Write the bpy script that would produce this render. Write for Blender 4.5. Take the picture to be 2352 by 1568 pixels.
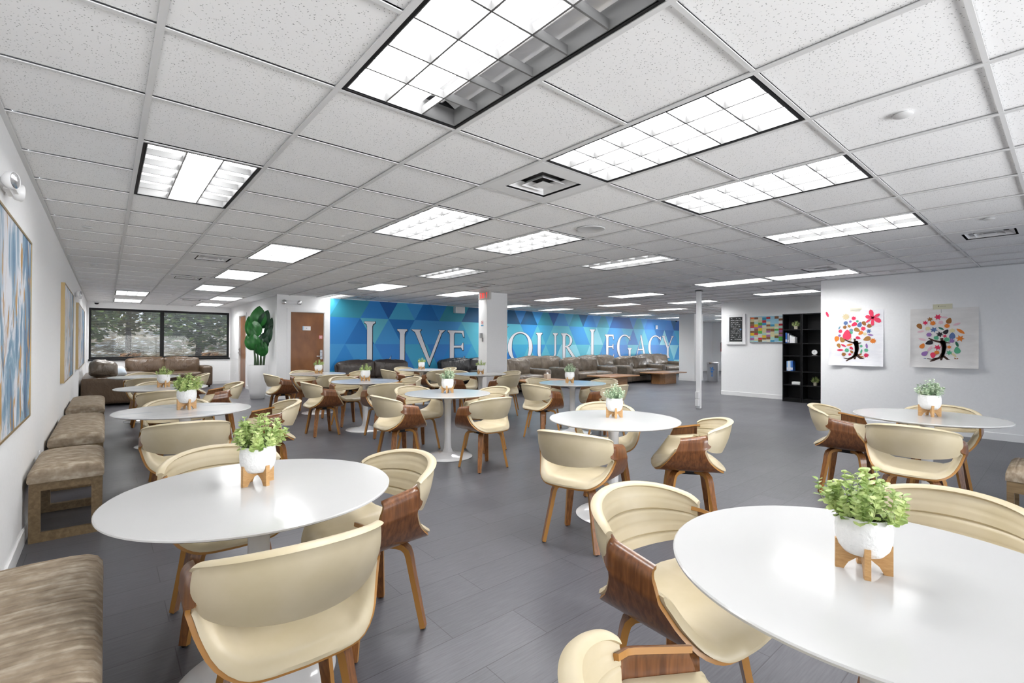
import bpy, bmesh, math, random
from mathutils import Vector, Matrix, noise
PI = math.pi
sc = bpy.context.scene
for o in list(bpy.data.objects): bpy.data.objects.remove(o)
# ------------------------------------------------------------------ camera
F_PX = 1095.9; YAW = .7056; PIT = .0054; ROL = -.0044; HC = 1.27
T = .6096; CEIL = 2.358; GX = -.7748*T; GY = 3.3483*T      # ceiling grid module and origin
fw = Vector((math.sin(YAW), math.cos(YAW), 0)); ri = Vector((math.cos(YAW), -math.sin(YAW), 0)); up = Vector((0, 0, 1))
fw, up = fw*math.cos(PIT)+up*math.sin(PIT), up*math.cos(PIT)-fw*math.sin(PIT)
ri, up = ri*math.cos(ROL)-up*math.sin(ROL), ri*math.sin(ROL)+up*math.cos(ROL)
cam = bpy.data.objects.new('camera', bpy.data.cameras.new('camera'))
sc.collection.objects.link(cam); sc.camera = cam
cam.data.sensor_width = 36; cam.data.lens = F_PX*36/2352; cam.data.clip_start = .02; cam.data.clip_end = 300
cam.matrix_world = Matrix(((ri.x, up.x, -fw.x, 0), (ri.y, up.y, -fw.y, 0), (ri.z, up.z, -fw.z, HC), (0, 0, 0, 1)))
# ------------------------------------------------------------------ view, world, large lights
sc.view_settings.view_transform = 'Standard'; sc.view_settings.look = 'None'
sc.view_settings.gamma = 1; sc.view_settings.use_curve_mapping = False
sc.view_settings.exposure = 1.05
LAMP = 10.5          # troffer lamp radiance
sc.cycles.max_bounces = 10; sc.cycles.diffuse_bounces = 7; sc.cycles.glossy_bounces = 4
sc.cycles.caustics_reflective = False; sc.cycles.caustics_refractive = False
sc.cycles.sample_clamp_indirect = 6
w = bpy.data.worlds.new('sky'); sc.world = w; w.use_nodes = True
nt = w.node_tree; nt.nodes['Background'].inputs[0].default_value = (.75, .85, 1, 1); nt.nodes['Background'].inputs[1].default_value = 1.0
def lamp(name, kind, loc, target, energy, col=(1, 1, 1), **kw):
    l = bpy.data.lights.new(name, kind); l.energy = energy; l.color = col
    for k, v in kw.items(): setattr(l, k, v)
    o = bpy.data.objects.new(name, l); sc.collection.objects.link(o); o.location = loc
    o.rotation_euler = (Vector(target)-Vector(loc)).to_track_quat('-Z', 'Y').to_euler(); return o
lamp('sun', 'SUN', (0, 40, 30), (6, 60, 0), 1.2, (1, .95, .85), angle=.05)
# added up-tilted fill behind the camera, lifting the ceiling; no known source
lamp('rear_ceiling_fill', 'AREA', (2.6, -3.78, 1.10), (1.8, 0.2, 2.75), 85, (1, 1, 1), shape='RECTANGLE', size=4.4, size_y=1.3, spread=math.radians(120))
# added fill for the far ceiling, hidden from here by the niche wall
lamp('far_ceiling_fill', 'AREA', (22.9, 7.0, 1.25), (15, 8.2, 3.2), 75, (1, 1, 1), shape='RECTANGLE', size=2.0, size_y=1.3, spread=math.radians(130))
# ------------------------------------------------------------------ helpers
MATS = {}
def nodes(m): return m.node_tree.nodes, m.node_tree.links
def mat(name, col, rough=.5, metal=0, spec=.5, emit=0, ecol=None, coat=0, alpha=1):
    if name in MATS: return MATS[name]
    m = bpy.data.materials.new(name); m.use_nodes = True
    b = m.node_tree.nodes['Principled BSDF']
    b.inputs['Base Color'].default_value = (*col, 1); b.inputs['Roughness'].default_value = rough
    b.inputs['Metallic'].default_value = metal; b.inputs['Specular IOR Level'].default_value = spec
    b.inputs['Coat Weight'].default_value = coat
    if emit:
        b.inputs['Emission Color'].default_value = (*(ecol or col), 1); b.inputs['Emission Strength'].default_value = emit
    MATS[name] = m; return m
def N(m, t, **kw):
    n = m.node_tree.nodes.new(t)
    for k, v in kw.items():
        if k in n.inputs.keys(): n.inputs[k].default_value = v
        else: setattr(n, k, v)
    return n
def bsdf(m): return m.node_tree.nodes['Principled BSDF']
def L(m, a, ao, b, bi): m.node_tree.links.new(a.outputs[ao], b.inputs[bi])
def ramp(m, stops, interp='LINEAR'):
    r = N(m, 'ShaderNodeValToRGB'); r.color_ramp.interpolation = interp
    e = r.color_ramp.elements
    while len(e) > 1: e.remove(e[0])
    e[0].position = stops[0][0]; e[0].color = (*stops[0][1], 1)
    for p, c in stops[1:]:
        x = e.new(p); x.color = (*c, 1)
    return r
def coords(m, scale=(1, 1, 1), out='Object', rot=(0, 0, 0)):
    tc = N(m, 'ShaderNodeTexCoord'); mp = N(m, 'ShaderNodeMapping')
    mp.inputs['Scale'].default_value = scale; mp.inputs['Rotation'].default_value = rot
    L(m, tc, out, mp, 'Vector'); return mp
def bump(m, src, out, strength=.2, dist=.01):
    b = N(m, 'ShaderNodeBump', Strength=strength, Distance=dist); L(m, src, out, b, 'Height'); L(m, b, 'Normal', bsdf(m), 'Normal'); return b
def noisy(name, c1, c2, scale=(5, 5, 5), nscale=1, rough=.5, lo=.35, hi=.65, detail=4, out='Object', bmp=0, **kw):
    if name in MATS: return MATS[name]
    m = mat(name, c1, rough, **kw); mp = coords(m, scale, out)
    n = N(m, 'ShaderNodeTexNoise', Scale=nscale, Detail=detail); L(m, mp, 'Vector', n, 'Vector')
    r = ramp(m, [(lo, c1), (hi, c2)]); L(m, n, 'Fac', r, 'Fac'); L(m, r, 'Color', bsdf(m), 'Base Color')
    if bmp: bump(m, n, 'Fac', bmp)
    return m

def link(name, me_or_bm, m=None, parent=None, smooth=None, kind=None, loc=None, rot=None):
    if isinstance(me_or_bm, bmesh.types.BMesh):
        me = bpy.data.meshes.new(name); bmesh.ops.recalc_face_normals(me_or_bm, faces=me_or_bm.faces); me_or_bm.to_mesh(me); me_or_bm.free()
    else: me = me_or_bm
    if smooth is not None:
        me.polygons.foreach_set('use_smooth', [True]*len(me.polygons))
        me.set_sharp_from_angle(angle=math.radians(smooth))
    ms = m if isinstance(m, (list, tuple)) else [m]
    for x in ms:
        if x: me.materials.append(x)
    o = bpy.data.objects.new(name, me); sc.collection.objects.link(o)
    if parent: o.parent = parent
    if kind: o['kind'] = kind
    if loc: o.location = loc
    if rot is not None: o.rotation_euler = (0, 0, rot)
    return o
def tag(o, label, cat, group=None, kind=None):
    o['label'] = label; o['category'] = cat
    if group: o['group'] = group
    if kind: o['kind'] = kind
    return o
def thing(name, label, cat, loc=(0, 0, 0), rz=0, group=None):
    o = bpy.data.objects.new(name, None); sc.collection.objects.link(o); o.empty_display_size = .1
    o.location = loc; o.rotation_euler = (0, 0, rz); return tag(o, label, cat, group)
KIDS = {}
def dup(root, loc, rz, label=None, group=None):
    if root.name not in KIDS:
        d = {}
        for x in bpy.data.objects:
            if x.parent: d.setdefault(x.parent.name, []).append(x)
        KIDS[root.name] = [(c, d.get(c.name, [])) for c in d.get(root.name, [])]
    r = root.copy(); sc.collection.objects.link(r); r.location = loc; r.rotation_euler = (0, 0, rz)
    if label: r['label'] = label
    if group: r['group'] = group
    for c, gs in KIDS[root.name]:
        n = c.copy(); sc.collection.objects.link(n); n.parent = r
        for g in gs:
            n2 = g.copy(); sc.collection.objects.link(n2); n2.parent = n
    return r
def box(bm, x0, y0, z0, x1, y1, z1, mi=0):
    vs = [bm.verts.new((x, y, z)) for z in (z0, z1) for y in (y0, y1) for x in (x0, x1)]
    for f in ((0, 2, 3, 1), (4, 5, 7, 6), (0, 1, 5, 4), (2, 6, 7, 3), (0, 4, 6, 2), (1, 3, 7, 5)):
        bm.faces.new([vs[i] for i in f]).material_index = mi
def bx(*a, bev=0, seg=2):
    bm = bmesh.new(); box(bm, *a)
    if bev: bmesh.ops.bevel(bm, geom=bm.edges[:], offset=bev, segments=seg, affect='EDGES', profile=.5)
    return bm
def lathe(bm, prof, seg=40, c=(0, 0), cap=True, mi=0):
    rings = []
    for r, z in prof:
        rings.append([bm.verts.new((c[0]+r*math.cos(2*PI*k/seg), c[1]+r*math.sin(2*PI*k/seg), z)) for k in range(seg)])
    for a, b in zip(rings, rings[1:]):
        for k in range(seg): bm.faces.new((a[k], a[(k+1) % seg], b[(k+1) % seg], b[k])).material_index = mi
    if cap: bm.faces.new(rings[0][::-1]); bm.faces.new(rings[-1])
    return bm
def tube(bm, pts, rad, seg=8, mi=0):
    pts = [Vector(p) for p in pts]; rings = []
    for i, p in enumerate(pts):
        d = (pts[min(i+1, len(pts)-1)]-pts[max(i-1, 0)]).normalized()
        a = d.orthogonal().normalized() if i == 0 else (a - d*a.dot(d)).normalized()
        b = d.cross(a); r = rad[i] if isinstance(rad, (list, tuple)) else rad
        rings.append([bm.verts.new(p+a*r*math.cos(2*PI*k/seg)+b*r*math.sin(2*PI*k/seg)) for k in range(seg)])
    for a_, b_ in zip(rings, rings[1:]):
        for k in range(seg): bm.faces.new((a_[k], a_[(k+1) % seg], b_[(k+1) % seg], b_[k])).material_index = mi
    bm.faces.new(rings[0][::-1]); bm.faces.new(rings[-1]); return bm
def sheet(P, Q, mi_edge=0, bm=None):
    """closed slab between two equal point grids P (outer) and Q (inner)"""
    bm = bm or bmesh.new(); n, m = len(P), len(P[0])
    a = [[bm.verts.new(p) for p in r] for r in P]; b = [[bm.verts.new(p) for p in r] for r in Q]
    for i in range(n-1):
        for j in range(m-1):
            bm.faces.new((a[i][j], a[i][j+1], a[i+1][j+1], a[i+1][j])); bm.faces.new((b[i][j], b[i+1][j], b[i+1][j+1], b[i][j+1]))
    e = []
    for j in range(m-1): e += [(a[0][j], b[0][j], b[0][j+1], a[0][j+1]), (a[-1][j], a[-1][j+1], b[-1][j+1], b[-1][j])]
    for i in range(n-1): e += [(a[i][0], a[i+1][0], b[i+1][0], b[i][0]), (a[i][-1], b[i][-1], b[i+1][-1], a[i+1][-1])]
    for f in e: bm.faces.new(f).material_index = mi_edge
    return bm
def grid_normals(P):
    n, m = len(P), len(P[0]); out = []
    for i in range(n):
        r = []
        for j in range(m):
            du = P[min(i+1, n-1)][j]-P[max(i-1, 0)][j]; dv = P[i][min(j+1, m-1)]-P[i][max(j-1, 0)]
            r.append(du.cross(dv).normalized())
        out.append(r)
    return out
def poly(bm, pts, y, mi=0):
    try: bm.faces.new([bm.verts.new((x, y, z)) for x, z in pts]).material_index = mi
    except ValueError: pass
def puff(sx, sy, sz, n=10, rnd=.5, wr=.0, wsc=6, seed=0, crown=.0):
    """cushion: rounded box with soft crown and wrinkles"""
    bm = bmesh.new(); bmesh.ops.create_cube(bm, size=2)
    bmesh.ops.subdivide_edges(bm, edges=bm.edges[:], cuts=n, use_grid_fill=True)
    rr = rnd*min(sx, sy, sz)
    for v in bm.verts:
        p = Vector((v.co.x*sx, v.co.y*sy, v.co.z*sz))
        inner = Vector([max(-(s-rr), min(s-rr, c)) for s, c in zip((sx, sy, sz), p)])
        d = p-inner
        if d.length > 1e-6: p = inner+d.normalized()*rr
        k = (1-v.co.x**2)*(1-v.co.z**2)
        p.y += crown*k*(1 if v.co.y > 0 else -1)*(abs(v.co.y) > .9)
        k2 = (1-v.co.x**2)*(1-v.co.y**2); p.z += crown*k2*(v.co.z > .9)
        if wr: 
            q = Vector((p.x*wsc+seed*7, p.y*wsc, p.z*wsc*.45)); nn = noise.noise(q); p += d.normalized()*wr*(1-abs(nn)*3) if d.length > 1e-6 else Vector()
        v.co = p
    return bm
def move(bm, x=0, y=0, z=0, R=None):
    if R: bmesh.ops.transform(bm, matrix=R, verts=bm.verts[:])
    bmesh.ops.translate(bm, vec=(x, y, z), verts=bm.verts[:]); return bm
def join(*bms):
    out = bmesh.new()
    for b in bms:
        me = bpy.data.meshes.new('t'); b.to_mesh(me); b.free(); out.from_mesh(me); bpy.data.meshes.remove(me)
    return out
# ------------------------------------------------------------------ materials
WHITE = mat('white_lacquer', (.74, .74, .75), .12, coat=.3)
TABLE = noisy('white_tabletop', (.50, .50, .495), (.51, .51, .505), (2, 2, 2), 2, .14, spec=.3)
MARBLE = noisy('marble_tabletop', (.52, .52, .53), (.40, .41, .44), (1.2, 3, 1), 2.2, .2, lo=.53, hi=.62, detail=7)
POT = noisy('pot_white', (.76, .76, .75), (.72, .72, .71), (60, 60, 60), 1, .5, bmp=.4)
WALL = noisy('wall_paint', (.86, .86, .86), (.88, .88, .88), (20, 20, 20), 2, .7, bmp=.03)
WTRIM = mat('white_trim', (.84, .84, .84), .35)
METALW = mat('white_metal', (.8, .8, .8), .35)
DARK = mat('black_metal', (.008, .008, .009), .5, spec=.25)
SHELF = mat('black_laminate', (.006, .006, .007), .42, spec=.3)
CHROME = mat('brushed_chrome', (.62, .62, .63), .25, 1)
GOLD = mat('gold_frame', (.36, .26, .12), .4, .5)
def wood(name, c1, c2, sc_=(30, 2.2, 30), rough=.3, coat=.2, out='Object'):
    m = mat(name, c1, rough, coat=coat); mp = coords(m, sc_, out)
    n = N(m, 'ShaderNodeTexNoise', Scale=1.6, Detail=8, Distortion=.6); L(m, mp, 'Vector', n, 'Vector')
    r = ramp(m, [(.3, c1), (.5, [(a+b)/2 for a, b in zip(c1, c2)]), (.7, c2)]); L(m, n, 'Fac', r, 'Fac'); L(m, r, 'Color', bsdf(m), 'Base Color'); return m
WALNUT = wood('walnut_veneer', (.085, .028, .009), (.22, .085, .028), (45, 45, 3.5))
WALNUTH = wood('walnut_leg', (.13, .05, .016), (.30, .12, .035), (60, 60, 4))
PLY = mat('ply_edge', (.40, .19, .045), .4)
BAMBOO = wood('bamboo_stand', (.42, .23, .085), (.55, .33, .14), (30, 30, 120), .45, 0)
OAK = wood('coffee_table_oak', (.26, .12, .04), (.40, .20, .08), (3, 30, 30), .35)
DOORW = noisy('door_veneer', (.17, .058, .014), (.29, .115, .033), (2.2, 2.2, 1.1), 1.4, .35, detail=7, coat=.15)
FRAMEW = wood('bench_wood', (.13, .085, .04), (.22, .15, .075), (30, 3, 30), .5, 0)
CREAM = noisy('cream_leather', (.51, .435, .285), (.57, .495, .35), (3, 3, 3), 2, .42)
bump(CREAM, [n for n in CREAM.node_tree.nodes if n.bl_idname == 'ShaderNodeTexNoise'][0], 'Fac', .05)
def leather(name, c1, c2, rough=.33):
    m = noisy(name, c1, c2, (4, 4, 4), 1.5, rough, lo=.3, hi=.7)
    mp = coords(m, (5, 5, 2.2)); n = N(m, 'ShaderNodeTexNoise', Scale=2.2, Detail=5, Distortion=1.5); L(m, mp, 'Vector', n, 'Vector'); bump(m, n, 'Fac', .5, .03); return m
BROWN = leather('brown_leather', (.085, .052, .030), (.12, .078, .046), .28)
TAUPE = leather('taupe_leather', (.105, .082, .060), (.15, .12, .09), .27)
DKBRN = leather('dark_brown_leather', (.032, .023, .018), (.05, .037, .03), .28)
BLKL = leather('black_leather', (.016, .015, .016), (.03, .028, .03), .28)
# suede bench fabric: mottled, streaked across
SUEDE = mat('distressed_suede', (.3, .23, .17), .75)
mp = coords(SUEDE, (6, 40, 20)); n1 = N(SUEDE, 'ShaderNodeTexNoise', Scale=1.2, Detail=8); L(SUEDE, mp, 'Vector', n1, 'Vector')
mp2 = coords(SUEDE, (9, 9, 9)); n2 = N(SUEDE, 'ShaderNodeTexNoise', Scale=2.5, Detail=6); L(SUEDE, mp2, 'Vector', n2, 'Vector')
mx = N(SUEDE, 'ShaderNodeMath', operation='ADD'); L(SUEDE, n1, 'Fac', mx, 0); L(SUEDE, n2, 'Fac', mx, 1)
hf = N(SUEDE, 'ShaderNodeMath', operation='MULTIPLY'); hf.inputs[1].default_value = .5; L(SUEDE, mx, 'Value', hf, 0)
r = ramp(SUEDE, [(.34, (.19, .14, .09)), (.50, (.30, .235, .165)), (.64, (.46, .39, .30))]); L(SUEDE, hf, 'Value', r, 'Fac'); L(SUEDE, r, 'Color', bsdf(SUEDE), 'Base Color')
bump(SUEDE, hf, 'Value', .3)
# floor: grey vinyl planks running along X with fine brushed streaks
FLOOR = mat('vinyl_planks', (.1, .1, .11), .36, spec=.45)
mp = coords(FLOOR, (1, 1, 1)); mp.inputs['Location'].default_value = (.35, .135, 0)
bk = N(FLOOR, 'ShaderNodeTexBrick', offset=.37, offset_frequency=2, squash=1)
for k, v in {'Scale': 1, 'Mortar Size': .0022, 'Mortar Smooth': .3, 'Brick Width': .92, 'Row Height': .2335, 'Bias': 0,
             'Color1': (.080, .0795, .090, 1), 'Color2': (.092, .091, .103, 1), 'Mortar': (.04, .04, .045, 1)}.items(): bk.inputs[k].default_value = v
L(FLOOR, mp, 'Vector', bk, 'Vector')
ms = coords(FLOOR, (6, 90, 1)); st = N(FLOOR, 'ShaderNodeTexNoise', Scale=1.5, Detail=6); L(FLOOR, ms, 'Vector', st, 'Vector')
ml = coords(FLOOR, (.5, .7, 1)); lg = N(FLOOR, 'ShaderNodeTexNoise', Scale=1.5, Detail=3); L(FLOOR, ml, 'Vector', lg, 'Vector')
rs = ramp(FLOOR, [(.3, (.84, .84, .84)), (.7, (1.18, 1.18, 1.18))]); L(FLOOR, st, 'Fac', rs, 'Fac')
m1 = N(FLOOR, 'ShaderNodeMix', data_type='RGBA', blend_type='MULTIPLY'); m1.inputs[0].default_value = 1
L(FLOOR, bk, 'Color', m1, 6); L(FLOOR, rs, 'Color', m1, 7); L(FLOOR, m1, 2, bsdf(FLOOR), 'Base Color')
rr = N(FLOOR, 'ShaderNodeMapRange'); rr.inputs['To Min'].default_value = .28; rr.inputs['To Max'].default_value = .46
L(FLOOR, lg, 'Fac', rr, 'Value'); L(FLOOR, rr, 'Result', bsdf(FLOOR), 'Roughness'); bump(FLOOR, bk, 'Fac', -.25, .004)
# ceiling tiles: pale mineral fibre with fissures
TILE = mat('fissured_tile', (.8, .8, .8), .9, spec=.1)
mp = coords(TILE, (1, 1, 1)); vo = N(TILE, 'ShaderNodeTexVoronoi', Scale=95, Randomness=1); L(TILE, mp, 'Vector', vo, 'Vector')
no = N(TILE, 'ShaderNodeTexNoise', Scale=70, Detail=3, Distortion=2); L(TILE, mp, 'Vector', no, 'Vector')
r1 = ramp(TILE, [(.0, (0, 0, 0)), (.20, (0, 0, 0)), (.24, (1, 1, 1))]); L(TILE, vo, 'Distance', r1, 'Fac')
r2 = ramp(TILE, [(.44, (1, 1, 1)), (.50, (0, 0, 0))]); L(TILE, no, 'Fac', r2, 'Fac')
mxx = N(TILE, 'ShaderNodeMath', operation='MAXIMUM'); L(TILE, r1, 'Color', mxx, 0); L(TILE, r2, 'Color', mxx, 1)
r3 = ramp(TILE, [(0, (.40, .40, .40)), (1, (.92, .92, .92))]); L(TILE, mxx, 'Value', r3, 'Fac'); L(TILE, r3, 'Color', bsdf(TILE), 'Base Color')
bump(TILE, mxx, 'Value', .3, .004)
TEE = mat('ceiling_tee', (.70, .70, .70), .5)
LEAF = {}
def leafmat(name, c1, c2):
    m = noisy(name, c1, c2, (25, 25, 25), 1, .5); return m
EUC = leafmat('eucalyptus_leaf', (.20, .33, .07), (.66, .74, .34))
EUC2 = leafmat('pale_eucalyptus_leaf', (.17, .30, .16), (.70, .78, .60))
# ------------------------------------------------------------------ room shell
Y0, Y1, YM, XL, XR = -3.6, 17.2, 11.6, -.39, 9.19
def face_obj(name, quads, m, kind='structure'):
    bm = bmesh.new()
    for q in quads: bm.faces.new([bm.verts.new(p) for p in q])
    me = bpy.data.meshes.new(name); bm.to_mesh(me); bm.free(); return link(name, me, m, kind=kind)
link('floor', bx(XL-.1, Y0-.1, -.1, 23.2, Y1+.1, 0), FLOOR, kind='structure')
LIGHTS = [(2, -2), (4, -2), (6, -2), (9, -2), (14, 0), (14, 2), (18, 2), (1, 2), (4, 2), (6, 2), (9, 2), (3, 6), (3, 10), (3, 14), (4, 18), (4, 21.5),
          (1, 18), (1, 21.5), (7, 6), (7, 10), (7, 14), (10, 10), (14, 9), (15, 6), (18, 9), (18, 13), (15, 13), (22, 13), (25, 13), (19, 6), (22, 9), (22, 5), (29, 13), (29, 9), (33, 11)]
LIGHTS = [(i, int(round(j))) for i, j in LIGHTS]
VENTS = [(4, 0), (2, 8), (2, 12), (3, 20), (13, 0), (11, -3), (9, 8), (8, 14), (16, 7), (21, 7), (16, 15), (18, 1)]
holes = {(i, j+k) for i, j in LIGHTS for k in (0, 1)} | set(VENTS)
bm = bmesh.new(); J0, J1, I0, I1 = -9, 25, 0, 39
def inside(i, j): return not (j >= 16 and i >= 6)
TZ = CEIL+.010
for i in range(I0, I1):
    for j in range(J0, J1):
        if (i, j) in holes or not inside(i, j): continue
        x0, y0 = GX+i*T+.008, GY+j*T+.008; x1, y1 = x0+T-.016, y0+T-.016
        z = TZ
        bm.faces.new([bm.verts.new(p) for p in ((x0, y0, z), (x0, y1, z), (x1, y1, z), (x1, y0, z))])
for a in ((XL, Y0, CEIL+.16, 23.2, Y1, CEIL+.18),): box(bm, *a)
link('ceiling', bm, TILE, kind='structure')
bm = bmesh.new()
for i in range(I0, I1+1):
    x = GX+i*T; box(bm, x-.012, Y0, CEIL-.002, x+.012, Y1 if i <= 5 else YM+.02, CEIL+.0035)
    box(bm, x-.002, Y0, CEIL+.003, x+.002, Y1 if i <= 5 else YM+.02, CEIL+.03)
mids = {(i, j+1) for i, j in LIGHTS}
for j in range(J0, J1+1):
    y = GY+j*T; i = I0-1; i_end = I1 if j < 16 else 5
    while i < i_end:                                   # cross tees, broken where a fixture spans two modules
        if (i, j) in mids: i += 1; continue
        i2 = i
        while i2 < i_end and (i2, j) not in mids: i2 += 1
        box(bm, max(XL, GX+i*T+.0121), y-.009, CEIL-.0005, min(GX+i2*T-.0121, 3.0 if j >= 16 else 23), y+.009, CEIL+.0035); i = i2
box(bm, XL, Y0, CEIL-.003, XL+.022, Y1, CEIL+.004); box(bm, XR-.02, Y0, CEIL-.003, XR, 2.75, CEIL+.004)
link('trim_1', bm, TEE, kind='structure')
# walls
link('wall_left', bx(XL-.12, Y0, 0, XL, Y1+.2, CEIL+.15), WALL, kind='structure')
WX0, WX1, WZ0, WZ1 = -.345, 2.955, .81, 2.205      # far window opening
bm = bmesh.new(); box(bm, XL, Y1, 0, 3.12, Y1+.15, WZ0); box(bm, XL, Y1, WZ1, 3.12, Y1+.15, CEIL+.15); box(bm, XL, Y1, WZ0, WX0, Y1+.15, WZ1); box(bm, WX1, Y1, WZ0, 3.12, Y1+.15, WZ1)
link('wall_window', bm, WALL, kind='structure')
SX = 2.99; D0, D1, DH = 14.95, 15.84, 2.05           # side wall with door
bm = bmesh.new(); box(bm, SX, YM+.12, 0, SX+.12, D0, CEIL+.15); box(bm, SX, D1, 0, SX+.12, Y1, CEIL+.15); box(bm, SX, D0, DH, SX+.12, D1, CEIL+.15)
link('wall_side', bm, WALL, kind='structure')
E0, E1, EH = 3.215, 3.985, 2.0                       # mural wall door
bm = bmesh.new(); box(bm, SX-.06, YM, 0, E0, YM+.12, CEIL+.15); box(bm, E0, YM, EH, E1, YM+.12, CEIL+.15); box(bm, E1, YM, 0, 23.1, YM+.12, CEIL+.15)
link('wall_back', bm, WALL, kind='structure')
link('wall_right', bx(XR, Y0, 0, XR+.15, 2.75, CEIL+.15), WALL, kind='structure')
CW = 12.08
bm = bmesh.new(); box(bm, CW, 2.0, 0, CW+.15, 5.86, CEIL+.15); box(bm, CW+.15, 5.71, 0, 20, 5.86, CEIL+.15); box(bm, XR+.15, 2.0, 0, CW, 2.15, CEIL+.15)
link('wall_niche', bm, WALL, kind='structure')
link('wall_far', bx(23.0, Y0, 0, 23.15, YM, CEIL+.15), WALL, kind='structure')
bm = bmesh.new(); RZ0, RZ1 = .35, 2.0
box(bm, XL, Y0-.12, 0, XR, Y0, RZ0); box(bm, XL, Y0-.12, RZ1, XR, Y0, CEIL+.15); box(bm, XL, Y0-.12, RZ0, .3, Y0, RZ1); box(bm, 8.9, Y0-.12, RZ0, XR, Y0, RZ1)
link('wall_front', bm, WALL, kind='structure')
bm = bmesh.new(); box(bm, .3, Y0-.1, RZ0, 8.9, Y0-.04, RZ0+.05); box(bm, .3, Y0-.1, RZ1-.05, 8.9, Y0-.04, RZ1)
for k in range(5): box(bm, .3+k*2.138, Y0-.1, RZ0, .35+k*2.138, Y0-.04, RZ1)
link('window_rear_added', bm, DARK, kind='structure')  # added unseen window frame in front of the rear fill lamp
link('window_hall_added', join(bx(22.93, 5.95, .55, 23, 8.05, .60), bx(22.93, 5.95, 1.95, 23, 8.05, 2.0), bx(22.93, 5.95, .6, 23, 6.0, 1.95), bx(22.93, 8.0, .6, 23, 8.05, 1.95)), DARK, kind='structure')  # added frame around the hall fill lamp, out of view
# baseboards
def base(name, *bs):
    bm = bmesh.new()
    for b in bs: box(bm, *b)
    bmesh.ops.bevel(bm, geom=[e for e in bm.edges if e.verts[0].co.z > .09 and e.verts[1].co.z > .09], offset=.004, segments=1, affect='EDGES')
    link(name, bm, WTRIM, kind='structure')
BH = .10
base('baseboard_left', (XL, Y0, 0, XL+.012, Y1, BH))
base('baseboard_window', (XL, Y1-.012, 0, SX, Y1, BH))
base('baseboard_side', (SX-.012, YM, 0, SX, D0-.07, BH), (SX-.012, D1+.07, 0, SX, Y1, BH))
base('baseboard_back', (SX-.07, YM-.012, 0, E0-.06, YM, BH), (E1+.06, YM-.012, 0, 23, YM, BH))
base('baseboard_right', (XR-.012, Y0, 0, XR, 2.75, BH))
base('baseboard_niche', (CW-.012, 4.3, 0, CW, 5.872, BH), (CW-.012, 5.86, 0, 20, 5.872, BH))
base('baseboard_far', (22.988, Y0, 0, 23, YM, BH))
# columns
def column(name, x0, y0, x1, y1, label):
    t = thing(name, label, 'column', ((x0+x1)/2, (y0+y1)/2, 0)); hx, hy = (x1-x0)/2, (y1-y0)/2
    link('shaft', bx(-hx, -hy, 0, hx, hy, CEIL), WALL, t); b = bmesh.new()
    box(b, -hx-.012, -hy-.012, 0, hx+.012, hy+.012, BH); link('baseboard', b, WTRIM, t); return t
column('square_column', 6.05, 7.91, 6.60, 8.20, 'white square column with exit sign at its top, beside the lounge')
column('square_column', 15.68, 8.57, 16.28, 9.15, 'wide white column right of the blue mural')
t = thing('support_pole', 'thin white floor to ceiling pole with outlet boxes near its foot', 'pole', (9.07, 4.86, 0), math.radians(8))
link('shaft', bx(-.042, -.042, 0, .042, .042, CEIL, bev=.004, seg=1), METALW, t)
for z0, z1 in ((.05, .19), (.2, .335)): link('outlet_box', bx(-.10, -.03, z0, -.042, .04, z1, bev=.006), METALW, t)
link('outlet_box', bx(.042, -.02, .13, .075, .03, .22, bev=.004), mat('grey_plastic', (.3, .3, .3), .5), t)
link('ceiling_collar', bx(-.06, -.06, CEIL-.012, .06, .06, CEIL), mat('dark_collar', (.05, .05, .05), .5), t)
# doors
def casing(x0, x1, z1, w=.07, d=.018):
    b = bmesh.new(); box(b, x0-w, -d, 0, x0, .0, z1+w); box(b, x1, -d, 0, x1+w, .0, z1+w); box(b, x0, -d, z1, x1, .0, z1+w)
    box(b, x0, 0, 0, x0+.015, .12, z1); box(b, x1-.015, 0, 0, x1, .12, z1); box(b, x0+.015, 0, z1-.015, x1-.015, .12, z1); return b
def lever(parent, x, z, side=-1):
    b = bmesh.new(); box(b, x-.03, -.02, z-.11, x+.03, 0, z+.11); bmesh.ops.bevel(b, geom=b.edges[:], offset=.008, segments=2, affect='EDGES')
    h = link('lock_plate', b, CHROME, parent)
    b = bmesh.new(); tube(b, [(x, -.02, z-.04), (x, -.05, z-.04), (x+side*.03, -.055, z-.04), (x+side*.12, -.055, z-.04)], .011); link('lever', b, CHROME, h, smooth=40)
    b = bmesh.new(); lathe(b, [(.02, 0), (.02, .012), (.015, .014)], 20); R = Matrix.Rotation(PI/2, 4, 'X'); move(b, x, -.02, z+.06, R); link('lock_cylinder', b, CHROME, h)
d1 = thing('door_1', 'brown veneer door with white casing left of the blue mural', 'door', (0, YM, 0)); d1['kind'] = 'structure'
link('door_frame', casing(E0, E1, EH), WTRIM, d1)
dl = link('door_leaf', bx(E0+.015, .02, .01, E1-.015, .062, EH-.015), DOORW, d1)
lever(dl, E1-.075, 1.0)
b = bmesh.new(); box(b, 3.49, .014, 1.57, 3.67, .02, 1.665); s = link('name_plate', b, WTRIM, d1); s['label'] = 'small white room plate with a pale blue edge'
b = bmesh.new(); box(b, 3.49, .012, 1.57, 3.51, .0145, 1.665); link('plate_edge', b, mat('plate_blue', (.25, .55, .8), .4), s)
b = bmesh.new(); box(b, 3.57, .012, 1.61, 3.59, .0145, 1.628); link('plate_mark', b, mat('plate_grey', (.4, .4, .5), .4), s)
b = bmesh.new(); box(b, 3.865, .014, 1.37, 3.945, .02, 1.455); s = link('warning_sign', b, mat('sign_red', (.65, .03, .03), .4), d1); s['label'] = 'small red and white square sign'
b = bmesh.new()
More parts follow.
